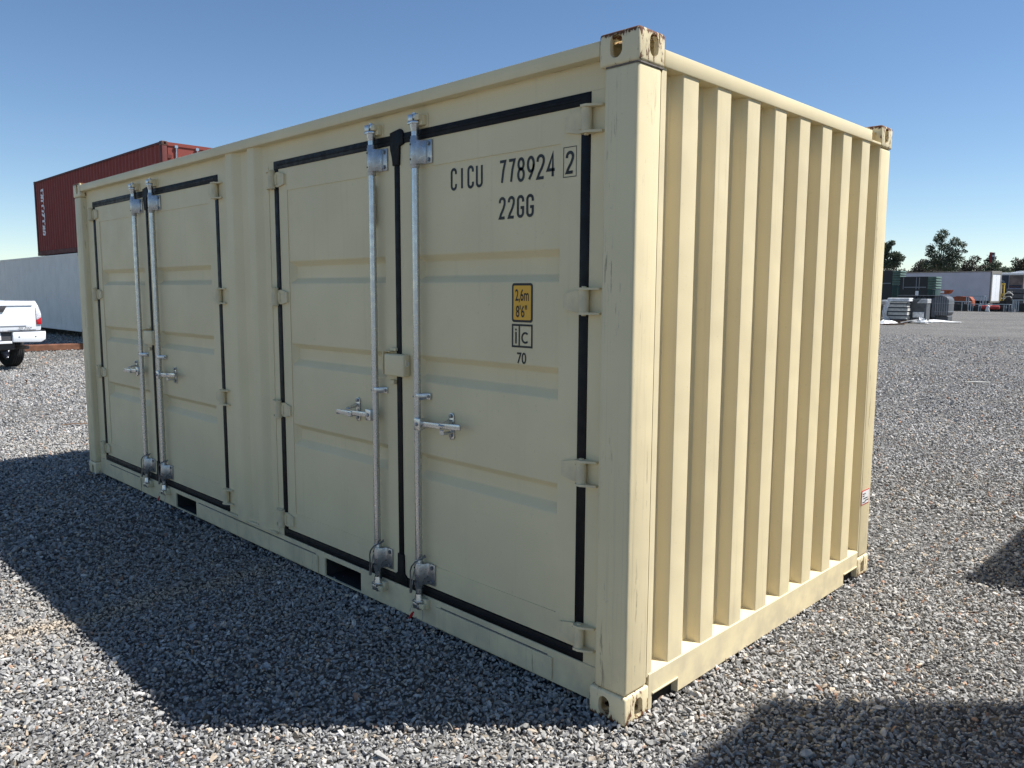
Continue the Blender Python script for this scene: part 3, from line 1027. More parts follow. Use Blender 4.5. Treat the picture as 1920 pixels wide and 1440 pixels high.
def rounded(x0, x1, z0, z1, r, n=5):
    return arc(x1 - r, z1 - r, r, r, 0, 90, n) + arc(x0 + r, z1 - r, r, r, 90, 180, n) + arc(x0 + r, z0 + r, r, r, 180, 270, n) + arc(x1 - r, z0 + r, r, r, 270, 360, n)
m = MB(); m.prism(rounded(-.674, -.553, 1.539, 1.703, .013), 1, YP - .0012, YP - .0002)
m.build('height_sticker', M['ink'], dr, smooth=0)
m = MB(); m.prism(rounded(-.664, -.563, 1.549, 1.693, .006), 1, YP - .0018, YP - .0008)
m.build('sticker_face', M['yellow'], dr, smooth=0)
font_text('sticker_text', '2,6m', .068, M['ink'], dr, wall_mtx(-.6135, YP - .0024, 1.630), .60, .0010)
font_text('sticker_text', "8'6\"", .068, M['ink'], dr, wall_mtx(-.6165, YP - .0024, 1.561), .64, .0010)
m = MB()
ribbon(m.bm, [(-.670, 1.436), (-.557, 1.436), (-.557, 1.527), (-.670, 1.527), (-.670, 1.436)], .0085, lambda p: (p.x, YP - .0012, p.y))
ribbon(m.bm, [(-.630, 1.440), (-.630, 1.523)], .0075, lambda p: (p.x, YP - .0014, p.y))
ribbon(m.bm, [(-.6495, 1.448), (-.6495, 1.498)], .0085, lambda p: (p.x, YP - .0012, p.y))
ribbon(m.bm, [(-.6495, 1.5035), (-.6495, 1.5115)], .0085, lambda p: (p.x, YP - .0012, p.y))
ribbon(m.bm, arc(-.5945, 1.474, .0195, .0205, 48, 312, 16), .0085, lambda p: (p.x, YP - .0012, p.y))
m.build('approval_mark', M['ink'], dr, smooth=0, each=False)
font_text('mark_number', '70', .066, M['ink'], dr, wall_mtx(-.616, YP - .0012, 1.365), .86, .0010)

# ------------------------------------------------------------------ other containers
def plain_container(name, label, group, loc, L, W, H, body, frame, cast, side='corr', end='corr', rz=0.0):
    root = empty(name, loc, rz)
    tag(root, label, 'container', group)
    add_castings(root, L, W, H, CAST, cast)
    for sx in (0, 1):
        for sy in (0, 1):
            x0, x1 = (-.157, -.006) if not sx else (-L + .006, -L + .157)
            y0, y1 = (.006, .152) if not sy else (W - .152, W - .006)
            MB().box(x0, x1, y0, y1, .1185, H - .1185, .01, 2).build('corner_post', frame, root)
    for sy in (0, 1):
        y0, y1 = (.008, .068) if not sy else (W - .068, W - .008)
        MB().box(-L + .1785, -.1785, y0, y1, H - .075, H - .015).build('top_side_rail', frame, root, smooth=0)
        MB().box(-L + .1785, -.1785, y0, y1, .012, .17).build('bottom_side_rail', frame, root, smooth=0)
        yo, s = (.010, 1) if not sy else (W - .010, -1)
        pr = [(-L + .150, yo + s * .045)]
        if side == 'corr':
            x = -L + .165
            while x < -.42:
                pr += [(x, yo + s * .045), (x + .068, yo + s * .006), (x + .140, yo + s * .006), (x + .208, yo + s * .045)]
                x += .278
        else:
            x = -L + .165
            while x < -.30:
                pr += [(x, yo + s * .020), (x + .012, yo + s * .008), (x + .100, yo + s * .008), (x + .112, yo + s * .020)]
                x += .150
        pr += [(-.150, yo + s * (.045 if side == 'corr' else .020))]
        m = MB(); m.sheet(pr, .165, H - .07)
        m.build('side_panel', body, root, smooth=0)
    for ex in (0, 1):
        xo, s = (0, 1) if not ex else (-L, -1)
        f = lambda v: xo - s * v
        MB().box(f(.006), f(.07), .1625, W - .1625, H - .115, H - .02).build('top_end_rail', frame, root, smooth=0)
        MB().box(f(.006), f(.07), .1625, W - .1625, .012, .165).build('bottom_end_rail', frame, root, smooth=0)
        if ex == 0 and end == 'doors':
            for k in (0, 1):
                ya, yb = (.175, W / 2 - .006) if k == 0 else (W / 2 + .006, W - .175)
                d = MB()
                d.box(f(.030), f(.075), ya, yb, .17, H - .12)
                for zz_ in (.62, 1.10, 1.58, 2.06):
                    d.box(f(.018), f(.0305), ya + .12, yb - .12, zz_, zz_ + .16)
                do = d.build('door', body, root, smooth=0)
                for yy_ in (ya + .22, yb - .22):
                    rod = MB().cyl((f(-.012), yy_, .10), (f(-.012), yy_, H - .08), .019, 10)
                    for zz_ in (.14, .9, 1.6, H - .16):
                        rod.box(f(-.03), f(.03), yy_ - .045, yy_ + .045, zz_, zz_ + .07)
                    rod.build('locking_rod', M['galv'], do)
                for zz_ in (.35, 1.0, 1.7, H - .45):
                    yh = ya if k == 0 else yb
                    MB().box(f(.0), f(.035), yh - .03, yh + .09 if k == 0 else yh + .03, zz_, zz_ + .09).build('hinge', frame, do, smooth=0)
        else:
            m = MB()
            pr = [(f(.058), .150)]
            y = .280
            while y < W - .30:
                pr += [(f(.058), y), (f(.014), y + .018), (f(.014), y + .126), (f(.058), y + .144)]
                y += .2475
            pr += [(f(.058), W - .150)]
            m.sheet(pr, .160, H - .11)
            m.build('end_panel', body, root, smooth=0)
    MB().box(-L + .05, -.05, .05, W - .05, H - .045, H - .022).build('roof', body, root, smooth=0)
    MB().box(-L + .08, -.08, .08, W - .08, .125, .158).build('underfloor', M['floor'], root, smooth=0)
    return root

M['maroon'] = paint('maroon_paint', (0.25, 0.062, 0.050, 1), 0.62, streak=0.35)
M['maroon_f'] = paint('maroon_frame', (0.11, 0.032, 0.028, 1), 0.6, streak=0.4)
M['maroon_end'] = paint('faded_red_paint', (0.20, 0.050, 0.040, 1), 0.6, streak=0.3)
M['maroon_cast'] = casting_mat('maroon_casting', (0.06, 0.025, 0.022, 1))
M['reefer'] = paint('reefer_white', (0.82, 0.79, 0.72, 1), 0.6, streak=0.5, dirt=(0.16, 0.14, 0.12, 1))
M['reefer_cast'] = casting_mat('reefer_casting', (0.42, 0.43, 0.44, 1))

BY = 6.80
red = plain_container('freight_container', 'maroon corrugated shipping container stacked on top of the white ones behind', None, (-20.9, BY, 2.975), 12.19, CW, 2.80, M['maroon'], M['maroon_f'], M['maroon_cast'], 'corr', 'doors')
for ch in red.children:
    if ch.name.startswith('door'): ch.data.materials[0] = M['maroon_end']
    if ch.name.startswith('top_end_rail'): ch.data.materials[0] = M['maroon_end']
def red_depth(x):
    u = (x + 12.19 - .165) % .278
    if u < .068: return .045 - .039 * u / .068
    if u < .140: return .006
    if u < .208: return .006 + .039 * (u - .140) / .068
    return .045
m = MB()
zz_ = 2.42
for ch in 'CRONOS':
    for pl in glyph(ch, .34, .22):
        dense = []
        for a, b in zip(pl[:-1], pl[1:]):
            n_ = max(1, int(math.hypot(b[0] - a[0], b[1] - a[1]) / .02))
            dense += [(a[0] + (b[0] - a[0]) * i / n_, a[1] + (b[1] - a[1]) * i / n_) for i in range(n_)]
        dense.append(pl[-1])
        ribbon(m.bm, [(p[0] - 11.42, p[1] + zz_ - .22) for p in dense], .078, lambda p: (p.x, .010 + red_depth(p.x) - .004, p.y))
    zz_ -= .285
m.build('lettering', M['white_vinyl'], red, smooth=0, each=False)

wh1 = plain_container('refrigerated_container', 'weathered white container at ground level beyond the white pickup', 'white containers in the back row', (-28.30, BY, .20), 12.19, CW, 2.765, M['reefer'], M['reefer'], M['reefer_cast'], 'fine', 'corr')
wh2 = plain_container('refrigerated_container', 'white container at ground level carrying the maroon one, mostly behind the cream container', 'white containers in the back row', (-16.05, BY, .20), 12.19, CW, 2.765, M['reefer'], M['reefer'], M['reefer_cast'], 'fine', 'corr')
M['timber'] = plain('weathered_timber', (0.22, 0.13, 0.075, 1), 0.8, var=0.35, scale=9)
for x_, lab_ in ((-28.45, 'right-hand timber bearer under the white container behind the pickup'), (-40.25, 'left-hand timber bearer under the white container behind the pickup'),
                 (-16.25, 'right-hand timber bearer under the white container carrying the maroon one'), (-28.05, 'left-hand timber bearer under the white container carrying the maroon one')):
    m = MB(); m.box(x_ - .1, x_ + .1, BY + .02, BY + CW - .02, -.01, .20, .008, 1)
    tag(m.build('timber_bearer', M['timber'], None), lab_, 'timber', 'timber bearers under the white containers')

# cream containers just outside the frame on the right (a two-high stack and a single one); their shadows fall into the picture
NG = 'cream containers beyond the right edge'
nb1 = plain_container('neighbour_container', 'lower cream container of the two-high stack beyond the right edge', NG, (2.69 + CL, .59, 0), CL, CW, CH, M['beige'], M['beige'], M['casting'], 'corr', 'corr')
nb1b = plain_container('neighbour_container', 'upper cream container of the two-high stack whose shadow fills the lower right', NG, (2.69 + CL, .59, CH + .002), CL, CW, CH, M['beige'], M['beige'], M['casting'], 'corr', 'corr')
nb2 = plain_container('neighbour_container', 'single cream container beyond the right edge, throwing the small upper shadow', NG, (1.64 + CL, 3.92, 0), CL, CW, CH, M['beige'], M['beige'], M['casting'], 'corr', 'corr')

# reddish timber beam lying on the gravel
M['redwood'] = plain('reddish_timber', (0.19, 0.082, 0.045, 1), 0.8, var=0.3, scale=5)
m = MB(); m.box(-.09, .09, -1.2, 4.2, -.01, .155, .01, 1)
m.box(-.05, .06, -.9, 2.0, .155, .165, .003, 1)
o = m.build('timber_beam', M['redwood'], None, loc=(-23.05, 3.4, 0)); o.rotation_euler.z = R(-8)
tag(o, 'long reddish timber beam lying on the gravel beyond the pickup', 'beam')

# ------------------------------------------------------------------ white pickup
M['truck'] = plain('white_car_paint', (0.80, 0.81, 0.82, 1), 0.22, var=0.02, spec=0.6)
M['truck_trim'] = plain('grey_plastic_trim', (0.05, 0.05, 0.055, 1), 0.55)
M['tyre'] = plain('tyre_rubber', (0.022, 0.022, 0.023, 1), 0.85, var=0.3, scale=20)
M['rim'] = plain('alloy_rim', (0.45, 0.45, 0.47, 1), 0.35, metal=0.9)
M['glass'] = plain('dark_glass', (0.012, 0.014, 0.018, 1), 0.06, var=0.0)
M['lamp_red'] = plain('red_lamp', (0.48, 0.010, 0.018, 1), 0.18, var=0.15)
M['lamp_clear'] = plain('clear_lamp', (0.62, 0.62, 0.64, 1), 0.15, var=0.25, scale=30)
M['chrome'] = plain('chrome_letters', (0.20, 0.20, 0.21, 1), 0.3, metal=0.6)
M['exhaust'] = plain('exhaust_pipe', (0.16, 0.14, 0.13, 1), 0.5, metal=0.5)
tk = empty('pickup_truck', (-17.02, 1.63, 0), R(10))
tag(tk, 'white pickup truck seen from behind at the left edge', 'pickup')
# local: +x rearwards, rear of bed at x = 0, truck runs to -x; y to the right side
HW = 0.985
body = MB()
sec = [(-HW + .02, .66), (-HW, .80), (-HW - .005, 1.10), (-HW + .03, 1.34), (-HW + .085, 1.425), (HW - .085, 1.425), (HW - .03, 1.34), (HW + .005, 1.10), (HW, .80), (HW - .02, .66)]
for s in (-1, 1):
    q = [(s * (HW - .02), .80), (s * HW, .86), (s * (HW + .005), 1.10), (s * (HW - .03), 1.33), (s * (HW - .085), 1.435), (s * (HW - .15), 1.435), (s * (HW - .15), .80)]
    body.prism(q if s < 0 else q[::-1], 0, -.86 + .30, -.02, .008)
    body.prism(q if s < 0 else q[::-1], 0, -1.95, -1.56, .008)
    q2 = [(s * (HW - .02), 1.02), (s * (HW + .005), 1.10), (s * (HW - .03), 1.33), (s * (HW - .085), 1.434), (s * (HW - .15), 1.434), (s * (HW - .15), 1.02)]
    body.prism(q2 if s < 0 else q2[::-1], 0, -1.565, -.555, .006)
body.box(-1.94, -.05, -HW + .15, HW - .15, .72, .80)
body.box(-1.95, -1.90, -HW + .15, HW - .15, .80, 1.43)
body.build('bed', M['truck'], tk)
gate = MB()
gate.box(-.07, -.006, -HW + .10, HW - .10, .835, 1.43, .012, 2)
gate.prism([(-.006, 1.385), (.016, 1.36), (.016, 1.345), (-.006, 1.33)], 1, -HW + .16, HW - .16, .003)
gate.prism([(-.006, 1.10), (.010, 1.08), (.012, .93), (-.006, .90)], 1, -HW + .30, HW - .30, .003)
gt = gate.build('tailgate', M['truck'], tk)
hd = MB(); hd.prism([(-.33, 1.33), (.33, 1.33), (.26, 1.215), (-.26, 1.215)], 0, -.004, .022, .006)
hd.build('tailgate_handle', M['truck_trim'], tk)
for s in (-1, 1):
    q = [(s * (HW - .10), 1.30), (s * (HW - .028), 1.30), (s * (HW + .008), 1.16), (s * (HW + .008), 1.06), (s * (HW - .09), 1.04)]
    m = MB(); m.prism(q, 0, -.16, .004, .006)
    lamp = m.build('tail_light', M['lamp_clear'], tk)
    q = [(s * (HW - .09), 1.038), (s * (HW + .008), 1.098), (s * (HW + .008), .945), (s * (HW - .085), .945)]
    m = MB(); m.prism(q, 0, -.16, .006, .006)
    m.build('red_lens', M['lamp_red'], lamp)
bp = MB()
bp.prism([(-HW - .02, .63), (-HW - .03, .81), (-.36, .815), (-.36, .595), (-HW + .08, .575)], 0, -.10, .13, .022)
bp.prism([(HW + .02, .63), (HW + .03, .81), (.36, .815), (.36, .595), (HW - .08, .575)], 0, -.10, .13, .022)
bp.box(-.3595, .3595, -.36, .36, 0, 0.0001) if False else None
bp.box(-.09, .10, -.36, .36, .57, .62, .01, 2)
bpo = bp.build('rear_bumper', M['truck'], tk)
MB().box(-.09, .085, -.358, .358, .621, .80, .01, 1).build('bumper_insert', M['truck_trim'], bpo)
m = MB(); m.box(-.095, .134, -HW - .02, HW + .02, .812, .822, .002, 1)
m.build('step_pad', M['truck_trim'], bpo)
m = MB()
for y_ in (-.80, -.48, .48, .80): m.cyl((.128, y_, .70), (.134, y_, .70), .014, 10)
m.build('parking_sensor', M['truck_trim'], bpo)
pl = MB(); pl.box(.086, .092, -.155, .155, .645, .795, .002, 1)
plo = pl.build('license_plate', M['white_vinyl'], tk)
TM = lambda x, y, z: Matrix.Translation((x, y, z)) @ Matrix.Rotation(R(90), 4, 'Z') @ Matrix.Rotation(R(90), 4, 'X')
M['plate_ink'] = plain('plate_ink', (0.03, 0.05, 0.16, 1), 0.5)
font_text('plate_text', '3BC4', .11, M['plate_ink'], plo, TM(.0935, .045, .662), .72, .001)
MB().box(.0922, .0932, .04, .12, .765, .785).build('plate_tag', M['red_vinyl'], plo, smooth=0)
font_text('tailgate_badge', 'SV 4X4', .062, M['chrome'], gt, TM(.0135, .66, .855), 1.35, .0014)
ex = MB(); ex.tube([(-.9, .52, .46), (-.25, .58, .47), (-.02, .70, .47)], .042, 12)
ex.build('exhaust_pipe', M['exhaust'], tk)
MB().box(-5.3, -.15, -.52, .52, .42, .60, .03, 1).build('chassis', M['truck_trim'], tk)
MB().cyl((-1.06, -.72, .40), (-1.06, .72, .40), .07, 10).build('rear_axle', M['truck_trim'], tk)
def lathe(prof, n, cx, cy, cz):
    """profile (y, r) spun about the wheel axle (y)"""
    b = bmesh.new()
    rings = [[b.verts.new((cx + r_ * math.cos(2 * PI * k / n), cy + y_, cz + r_ * math.sin(2 * PI * k / n))) for k in range(n)] for y_, r_ in prof]
    for i in range(len(rings) - 1):
        for k in range(n):
            b.faces.new((rings[i][k], rings[i][(k + 1) % n], rings[i + 1][(k + 1) % n], rings[i + 1][k]))
    return b
for x_ in (-1.06, -4.60):
    for s in (-1, 1):
        cy = s * .80
        m = MB()
        pr = [(-.10, .24), (-.135, .30), (-.13, .365), (-.105, .392)]
        for k in range(5):
            y_ = -.09 + k * .04
            pr += [(y_, .402), (y_ + .026, .402), (y_ + .029, .390), (y_ + .037, .390)]
        pr += [(.105, .392), (.13, .365), (.135, .30), (.10, .24), (-.10, .24)]
        m._merge(lathe(pr, 36, x_, cy, .40))
        w = m.build('wheel', M['tyre'], tk, smooth=30)
        m = MB()
        m.cyl((x_, cy + s * .06, .40), (x_, cy + s * .10, .40), .06, 12)
        for k in range(6):
            a = k * PI / 3
            m.box(-.035, .035, -.02, .02, .03, .235, .006, 1, mtx=Matrix.Translation((x_, cy + s * .07, .40)) @ Matrix.Rotation(a, 4, 'Y'))
        m._merge(lathe([(-.10, .238), (-.08, .215), (.08, .215), (.10, .238)], 28, x_, cy, .40))
        m.build('rim', M['rim'], w)
# cab, bonnet and glass (left of the frame)
cb = MB()
cb.prism([(-1.97, .62), (-1.97, 1.42), (-2.10, 1.92), (-3.30, 1.96), (-4.02, 1.38), (-5.45, 1.28), (-5.72, 1.05), (-5.72, .55), (-5.02, .55), (-4.98, .85), (-4.22, .85), (-4.18, .55)], 1, -HW, HW, .05)
cb.build('cab', M['truck'], tk)
gl = MB()
gl.prism([(-1.985, 1.46), (-2.095, 1.86), (-2.09, 1.86), (-1.96, 1.46)], 1, -.70, .70)
for s in (-1, 1):
    gl.prism([(-2.15, 1.42), (-2.22, 1.84), (-2.85, 1.87), (-2.85, 1.42)], 1, s * (HW - .005), s * (HW + .004))
    gl.prism([(-2.95, 1.42), (-2.95, 1.87), (-3.25, 1.86), (-3.78, 1.42)], 1, s * (HW - .005), s * (HW + .004))
gl.build('window', M['glass'], tk)

# ------------------------------------------------------------------ right background
def pile(name, label, cat, loc, rz=0.0, group=None):
    r_ = empty(name, loc, R(rz)); tag(r_, label, cat, group); return r_

M['wrap'] = plain('white_stretch_wrap', (0.72, 0.72, 0.71, 1), 0.5, var=0.2, scale=8)
M['board'] = plain('pale_board', (0.62, 0.60, 0.54, 1), 0.7, var=0.2, scale=7)
M['greyply'] = plain('grey_panel', (0.075, 0.08, 0.085, 1), 0.6, var=0.2)
M['tub'] = plain('grey_polyethylene', (0.085, 0.09, 0.10, 1), 0.5, var=0.1)
M['tub_l'] = plain('pale_grey_rib', (0.20, 0.21, 0.225, 1), 0.5, var=0.1)
M['green_d'] = plain('dark_green_plastic', (0.014, 0.040, 0.030, 1), 0.5, var=0.2)
M['green_l'] = plain('pale_green_lids', (0.075, 0.125, 0.095, 1), 0.55, var=0.15)
M['blacky'] = plain('black_plastic', (0.012, 0.013, 0.015, 1), 0.5)
M['trailer'] = plain('trailer_shaded_skin', (0.52, 0.50, 0.54, 1), 0.45, var=0.05, scale=1.0)  # white body; lavender-grey of its shaded side is put into the colour
M['trailer_d'] = plain('trailer_door', (0.80, 0.80, 0.80, 1), 0.4, var=0.04)
M['trailer_f'] = plain('trailer_frame', (0.22, 0.20, 0.17, 1), 0.5)
M['orange'] = plain('orange_machine', (0.30, 0.065, 0.018, 1), 0.55, var=0.2)
M['grey_steel'] = plain('grey_steel_tube', (0.26, 0.30, 0.34, 1), 0.45)
M['yel_steel'] = plain('yellow_steel', (0.62, 0.42, 0.05, 1), 0.5)
M['navy'] = plain('navy_print', (0.012, 0.020, 0.038, 1), 0.45)
M['brownpic'] = plain('brown_picture', (0.16, 0.11, 0.09, 1), 0.45, var=0.5, scale=1.2)
M['bluepic'] = plain('blue_picture', (0.05, 0.12, 0.30, 1), 0.45, var=0.3)
M['redsteel'] = plain('red_steel', (0.33, 0.035, 0.03, 1), 0.5)
M['white_p'] = plain('white_panel', (0.78, 0.78, 0.78, 1), 0.45)
rb = random.Random(12)

# wrapped pallet of boards
p = pile('wrapped_pallet', 'pallet of boards in torn white wrap beside the container edge', 'pallet', (-14.62, 46.3, 0), 8)
for k in range(14):
    z = .16 + k * .075
    m = MB(); m.box(-.50 + rb.uniform(-.05, .03), .50 + rb.uniform(-.04, .06), -.55, .55, z, z + .06, .004, 1)
    m.build('board', M['board'] if k % 3 else M['greyply'], p)
m = MB(); m.box(-.85, .62, -.62, .62, 1.23, 1.30, .01, 1); m.box(-.55, .60, -.58, .58, 1.30, 1.42, .02, 1)
m.build('top_sheet', M['wrap'], p)
m = MB()
zs_ = [1.25, 1.05, .85, .62, .42, .22, .05]
va = []
for z in zs_:
    x0 = -.72 + .10 * math.sin(z * 7) ; w_ = .26 + .06 * math.sin(z * 11)
    va.append([m.bm.verts.new((x0 + w_ * t / 4 + rb.uniform(-.02, .02), -.60 - .10 * math.sin(t * 1.4 + z * 5) - rb.uniform(0, .05), z)) for t in range(5)])
for i in range(len(va) - 1):
    for t in range(4): m.bm.faces.new((va[i][t], va[i][t + 1], va[i + 1][t + 1], va[i + 1][t]))
m.build('torn_wrap', M['wrap'], p, smooth=20)
m = MB()
for y_ in (-.5, 0, .5): m.box(-.55, .55, y_ - .05, y_ + .05, .0, .10)
for k in range(6): m.box(-.55 + k * .2, -.45 + k * .2, -.56, .56, .105, .13)
m.build('pallet_base', M['timber'], p, smooth=0)
p = pile('grey_crate', 'dark grey crate partly hidden behind the container edge, left of the wrapped pallet', 'crate', (-16.1, 46.6, 0), 4)
m = MB(); m.box(-.75, .45, -.5, .5, .14, 1.22, .01, 1); m.build('crate_body', M['greyply'], p)
m = MB()
for k in range(3): m.box(-.755, .455, -.51, .51, .22 + k * .36, .26 + k * .36, .004, 1)
m.build('crate_band', M['tub_l'], p)
m = MB()
for x_ in (-.6, -.15, .3): m.box(x_ - .05, x_ + .05, -.5, .5, 0, .14)
m.build('crate_foot', M['timber'], p, smooth=0)
p = pile('grey_cabinet', 'dark grey boxy bundle between the wrapped pallet and the ribbed tubs', 'bundle', (-13.75, 47.2, 0), 5)
m = MB(); m.box(-.45, .40, -.45, .45, .12, 1.36, .015, 1); m.build('bundle_body', M['greyply'], p)
for k in range(5):
    m = MB(); m.box(-.10 + .05 * k, .44, -.47, .47, 1.14 + k * .05, 1.165 + k * .05, .003, 1); m.build('edge_strip', M['wrap'], p)
m = MB(); m.box(-.3, .3, -.50, -.455, .30, .62, .02, 1); m.build('loose_plastic', M['wrap'], p)

# nested ribbed tubs on their side
p = pile('nested_tubs', 'stack of nested grey ribbed plastic tubs tipped on their side', 'tubs', (-14.0, 51.2, 0), 2)
for k in range(5):
    x_ = -1.4 + k * .30
    m = MB(); m.prism(rounded(-.62, .62, .10, 1.52, .22), 0, x_, x_ + .24, .01)
    m.build('tub', M['greyply'] if k % 2 else M['tub'], p)
tp = [(-.06, .34), (.66, .34), (.74, .50), (.74, 1.22)] + arc(.44, 1.22, .30, .30, 0, 90, 6) + [(-.06, 1.52)]
m = MB(); m.prism(tp, 1, -.62, .62, .01); tbo = m.build('end_tub', M['tub'], p)
for k in range(6):
    x_ = .02 + k * .125
    zt = 1.50 if x_ < .42 else 1.22 + math.sqrt(max(.09 - (x_ - .44) ** 2, 0)) - .02
    m = MB(); m.box(x_ - .02, x_ + .02, -.66, -.60, .37, zt, .008, 1); m.build('rib', M['tub_l'], tbo)
for z in (.58, 1.10):
    m = MB(); m.box(-.04, .755, -.675, .64, z - .02, z + .02, .008, 1); m.build('rib', M['tub_l'], tbo)
m = MB(); m.box(-2.2, .42, -.72, .72, 1.53, 1.575, .01, 1); m.build('lid', M['tub'], p)
m = MB(); m.box(.02, .72, -.5, .5, 0, .335, .04, 1); m.build('foot', M['greyply'], p)

# green bins
def bins(name, label, loc, w, h, hd_, rz):
    p = pile(name, label, 'bins', loc, rz, 'stacks of green bins')
    m = MB(); m.box(-w, 0, -.6, .6, .05, h, .02, 1); m.build('dark_stack', M['blacky'], p)
    m = MB(); m.prism([(.001, .05), (.50, .05), (.56, hd_ - .02), (.001, hd_ - .02)], 1, -.62, .62, .01); bo = m.build('bin', M['green_d'], p)
    for k in range(4):
        m = MB(); m.box(.1 + .11 * k, .13 + .11 * k, -.635, -.615, .2, hd_ - .1); m.build('bin_rib', M['green_l'] if k == 3 else M['green_d'], bo, smooth=0)
    n = int((h - hd_) / .17)
    for k in range(n):
        z = hd_ + k * (h - hd_) / n
        m = MB(); m.prism([(.002, z), (.56, z + .02), (.60, z + .06), (.56, z + (h - hd_) / n - .02), (.002, z + (h - hd_) / n - .012)], 1, -.63, .63, .01)
        m.build('nested_bin', M['green_l'], p)
    m = MB()
    for x_ in (-w * .85, -w * .4, -w * .3): m.box(x_, x_ + .05, -.63, -.605, hd_, h - .06)
    m.box(-w * .8, -.1, -.64, -.61, hd_ + .12, hd_ + .19)
    m.build('rim_strip', M['tub_l'], p, smooth=0)
    m = MB(); m.box(-w * .40, -w * .40 + .22, -.645, -.612, hd_ - .55, hd_ - .12); m.build('paper_sheet', M['white_vinyl'], p, smooth=0)
    return p
bins('green_bins', 'tall stack of nested green bins right beside the container edge', (-20.42, 62.3, 0), 2.6, 3.43, 2.30, 0)
bins('green_bins', 'lower stack of nested dark green bins in front of the white box trailer', (-17.88, 62.3, 0), 2.05, 2.95, 2.00, 0)

# box trailer
tr = pile('box_trailer', 'long pale box trailer with a bright white rear door', 'trailer', (-21.35, 95.4, 0), -8)
m = MB(); m.box(-14.5, -.12, -1.22, 1.22, .95, 4.02, .02, 1); m.build('trailer_body', M['trailer'], tr)
m = MB(); m.box(-14.5, .02, -1.26, 1.26, 4.021, 4.12, .02, 1); m.build('roof_edge', M['trailer_f'], tr)
m = MB()
for y_ in (-1.13, 1.13): m.box(-.119, .03, y_ - .13, y_ + .13, .75, 4.02, .01, 1)
m.box(-.119, .03, -1.0, 1.0, 3.78, 4.02, .01, 1); m.box(-.119, .03, -1.0, 1.0, .75, .92, .01, 1)
m.build('door_frame', M['trailer_f'], tr)
for y0, y1 in ((-.995, -.01), (.01, .995)):
    m = MB(); m.box(-.06, .0, y0, y1, .93, 3.775, .01, 1); m.build('door', M['trailer_d'], tr)
m = MB(); m.box(-14.3, -.2, -.6, .6, .70, .945); m.build('chassis', M['blacky'], tr, smooth=0)
for x_ in (-1.8, -3.0):
    for y_ in (-.95, .95):
        m = MB(); m._merge(lathe([(-.14, .2), (-.16, .35), (-.14, .48), (.14, .48), (.16, .35), (.14, .2), (-.14, .2)], 20, x_, y_, .48)); m.build('wheel', M['tyre'], tr)
for y_ in (-.7, .7):
    m = MB(); m.box(-11.1, -11.0, y_ - .06, y_ + .06, 0, .95); m.build('landing_leg', M['blacky'], tr, smooth=0)

# orange machines
p = pile('orange_bucket', 'orange loader bucket raised behind the grey tubs', 'bucket', (-24.2, 88.0, 0), 0)
m = MB(); m.prism([(-.75, 2.08), (.70, 2.08), (.45, 1.72), (.30, 1.66), (-.75, 1.66)], 1, -.5, .5, .02); m.build('bucket', M['orange'], p)
m = MB(); m.box(-.35, .05, -.505, -.50, 1.74, 1.98); m.build('side_plate', M['white_p'], p, smooth=0)
m = MB(); m.box(-.7, -.5, -.2, .2, .0, 1.68); m.box(-.55, -.1, -.25, .25, 0, .5, .03, 1); m.build('support', M['blacky'], p, smooth=0)
p = pile('orange_machine', 'low orange machine under the box trailer side', 'machine', (-22.6, 88.4, 0), 0)
m = MB(); m.prism([(-1.0, .50), (-1.0, 1.30), (-.4, 1.45), (.75, 1.38), (1.0, 1.05), (1.05, .50)], 1, -.5, .5, .03); m.build('machine_body', M['orange'], p)
m = MB(); m.box(-.9, .3, -.53, -.50, .62, .95, .02, 1); m.build('grille', M['blacky'], p)
for x_ in (-.65, .65):
    m = MB(); m._merge(lathe([(-.10, .1), (-.12, .22), (-.10, .30), (.10, .30), (.12, .22), (.10, .1), (-.10, .1)], 16, x_, -.45, .30)); m.build('wheel', M['tyre'], p)

# steel trestle frames
def trestle(label, loc, L, h, legs, rz=0):
    p = pile('steel_trestle', label, 'trestle', loc, rz, 'grey steel trestles')
    m = MB()
    for y_ in (-.4, .4): m.box(-L, 0, y_ - .03, y_ + .03, h - .07, h, .005, 1)
    m.build('top_rail', M['grey_steel'], p)
    for x_ in legs:
        for y_ in (-.4, .4):
            m = MB(); m.box(x_ - .03, x_ + .03, y_ - .03, y_ + .03, 0, h - .071); m.build('leg', M['grey_steel'], p, smooth=0)
    m = MB()
    for x_ in legs: m.box(x_ - .02, x_ + .02, -.37, .37, h - .055, h - .015)
    m.build('cross_bar', M['grey_steel'], p, smooth=0)
    return p
trestle('long low grey steel trestle nearest the ribbed tubs', (-20.75, 84.0, 0), 2.3, .96, (-2.2, -.62, -.05))
trestle('widest grey steel trestle, in front of the trailer door', (-17.30, 84.0, 0), 3.38, .73, (-3.3, -2.6, -.48, -.05))
trestle('tall grey steel trestle at the right edge', (-15.0, 83.6, 0), 2.05, 1.16, (-2.0, -1.7, -.05))
trestle('upper grey steel frame behind the orange machine', (-20.1, 86.6, 0), 3.4, 1.50, (-3.3, -1.6, -.35, -.05))
def clutter(name, label, cat, loc, mat, dims, rz=0):
    p = pile(name, label, cat, loc, rz)
    for k in range(4):
        m = MB()
        w_, d_, h_ = [v * rb.uniform(.5, 1) for v in dims]
        x_ = rb.uniform(-.5, .5) * dims[0]
        m.box(x_ - w_ / 2, x_ + w_ / 2, -d_ / 2 + k * .02, d_ / 2 + k * .02, 0, h_, .02, 1)
        m.build('piece', mat, p)
    return p
clutter('scrap_heap', 'dark scrap heaped below the low trestle', 'scrap', (-21.9, 84.6, 0), M['blacky'], (1.7, .6, .75))
clutter('scrap_heap', 'dark scrap heaped below the widest trestle', 'scrap', (-19.2, 84.7, 0), M['blacky'], (2.6, .6, .6))
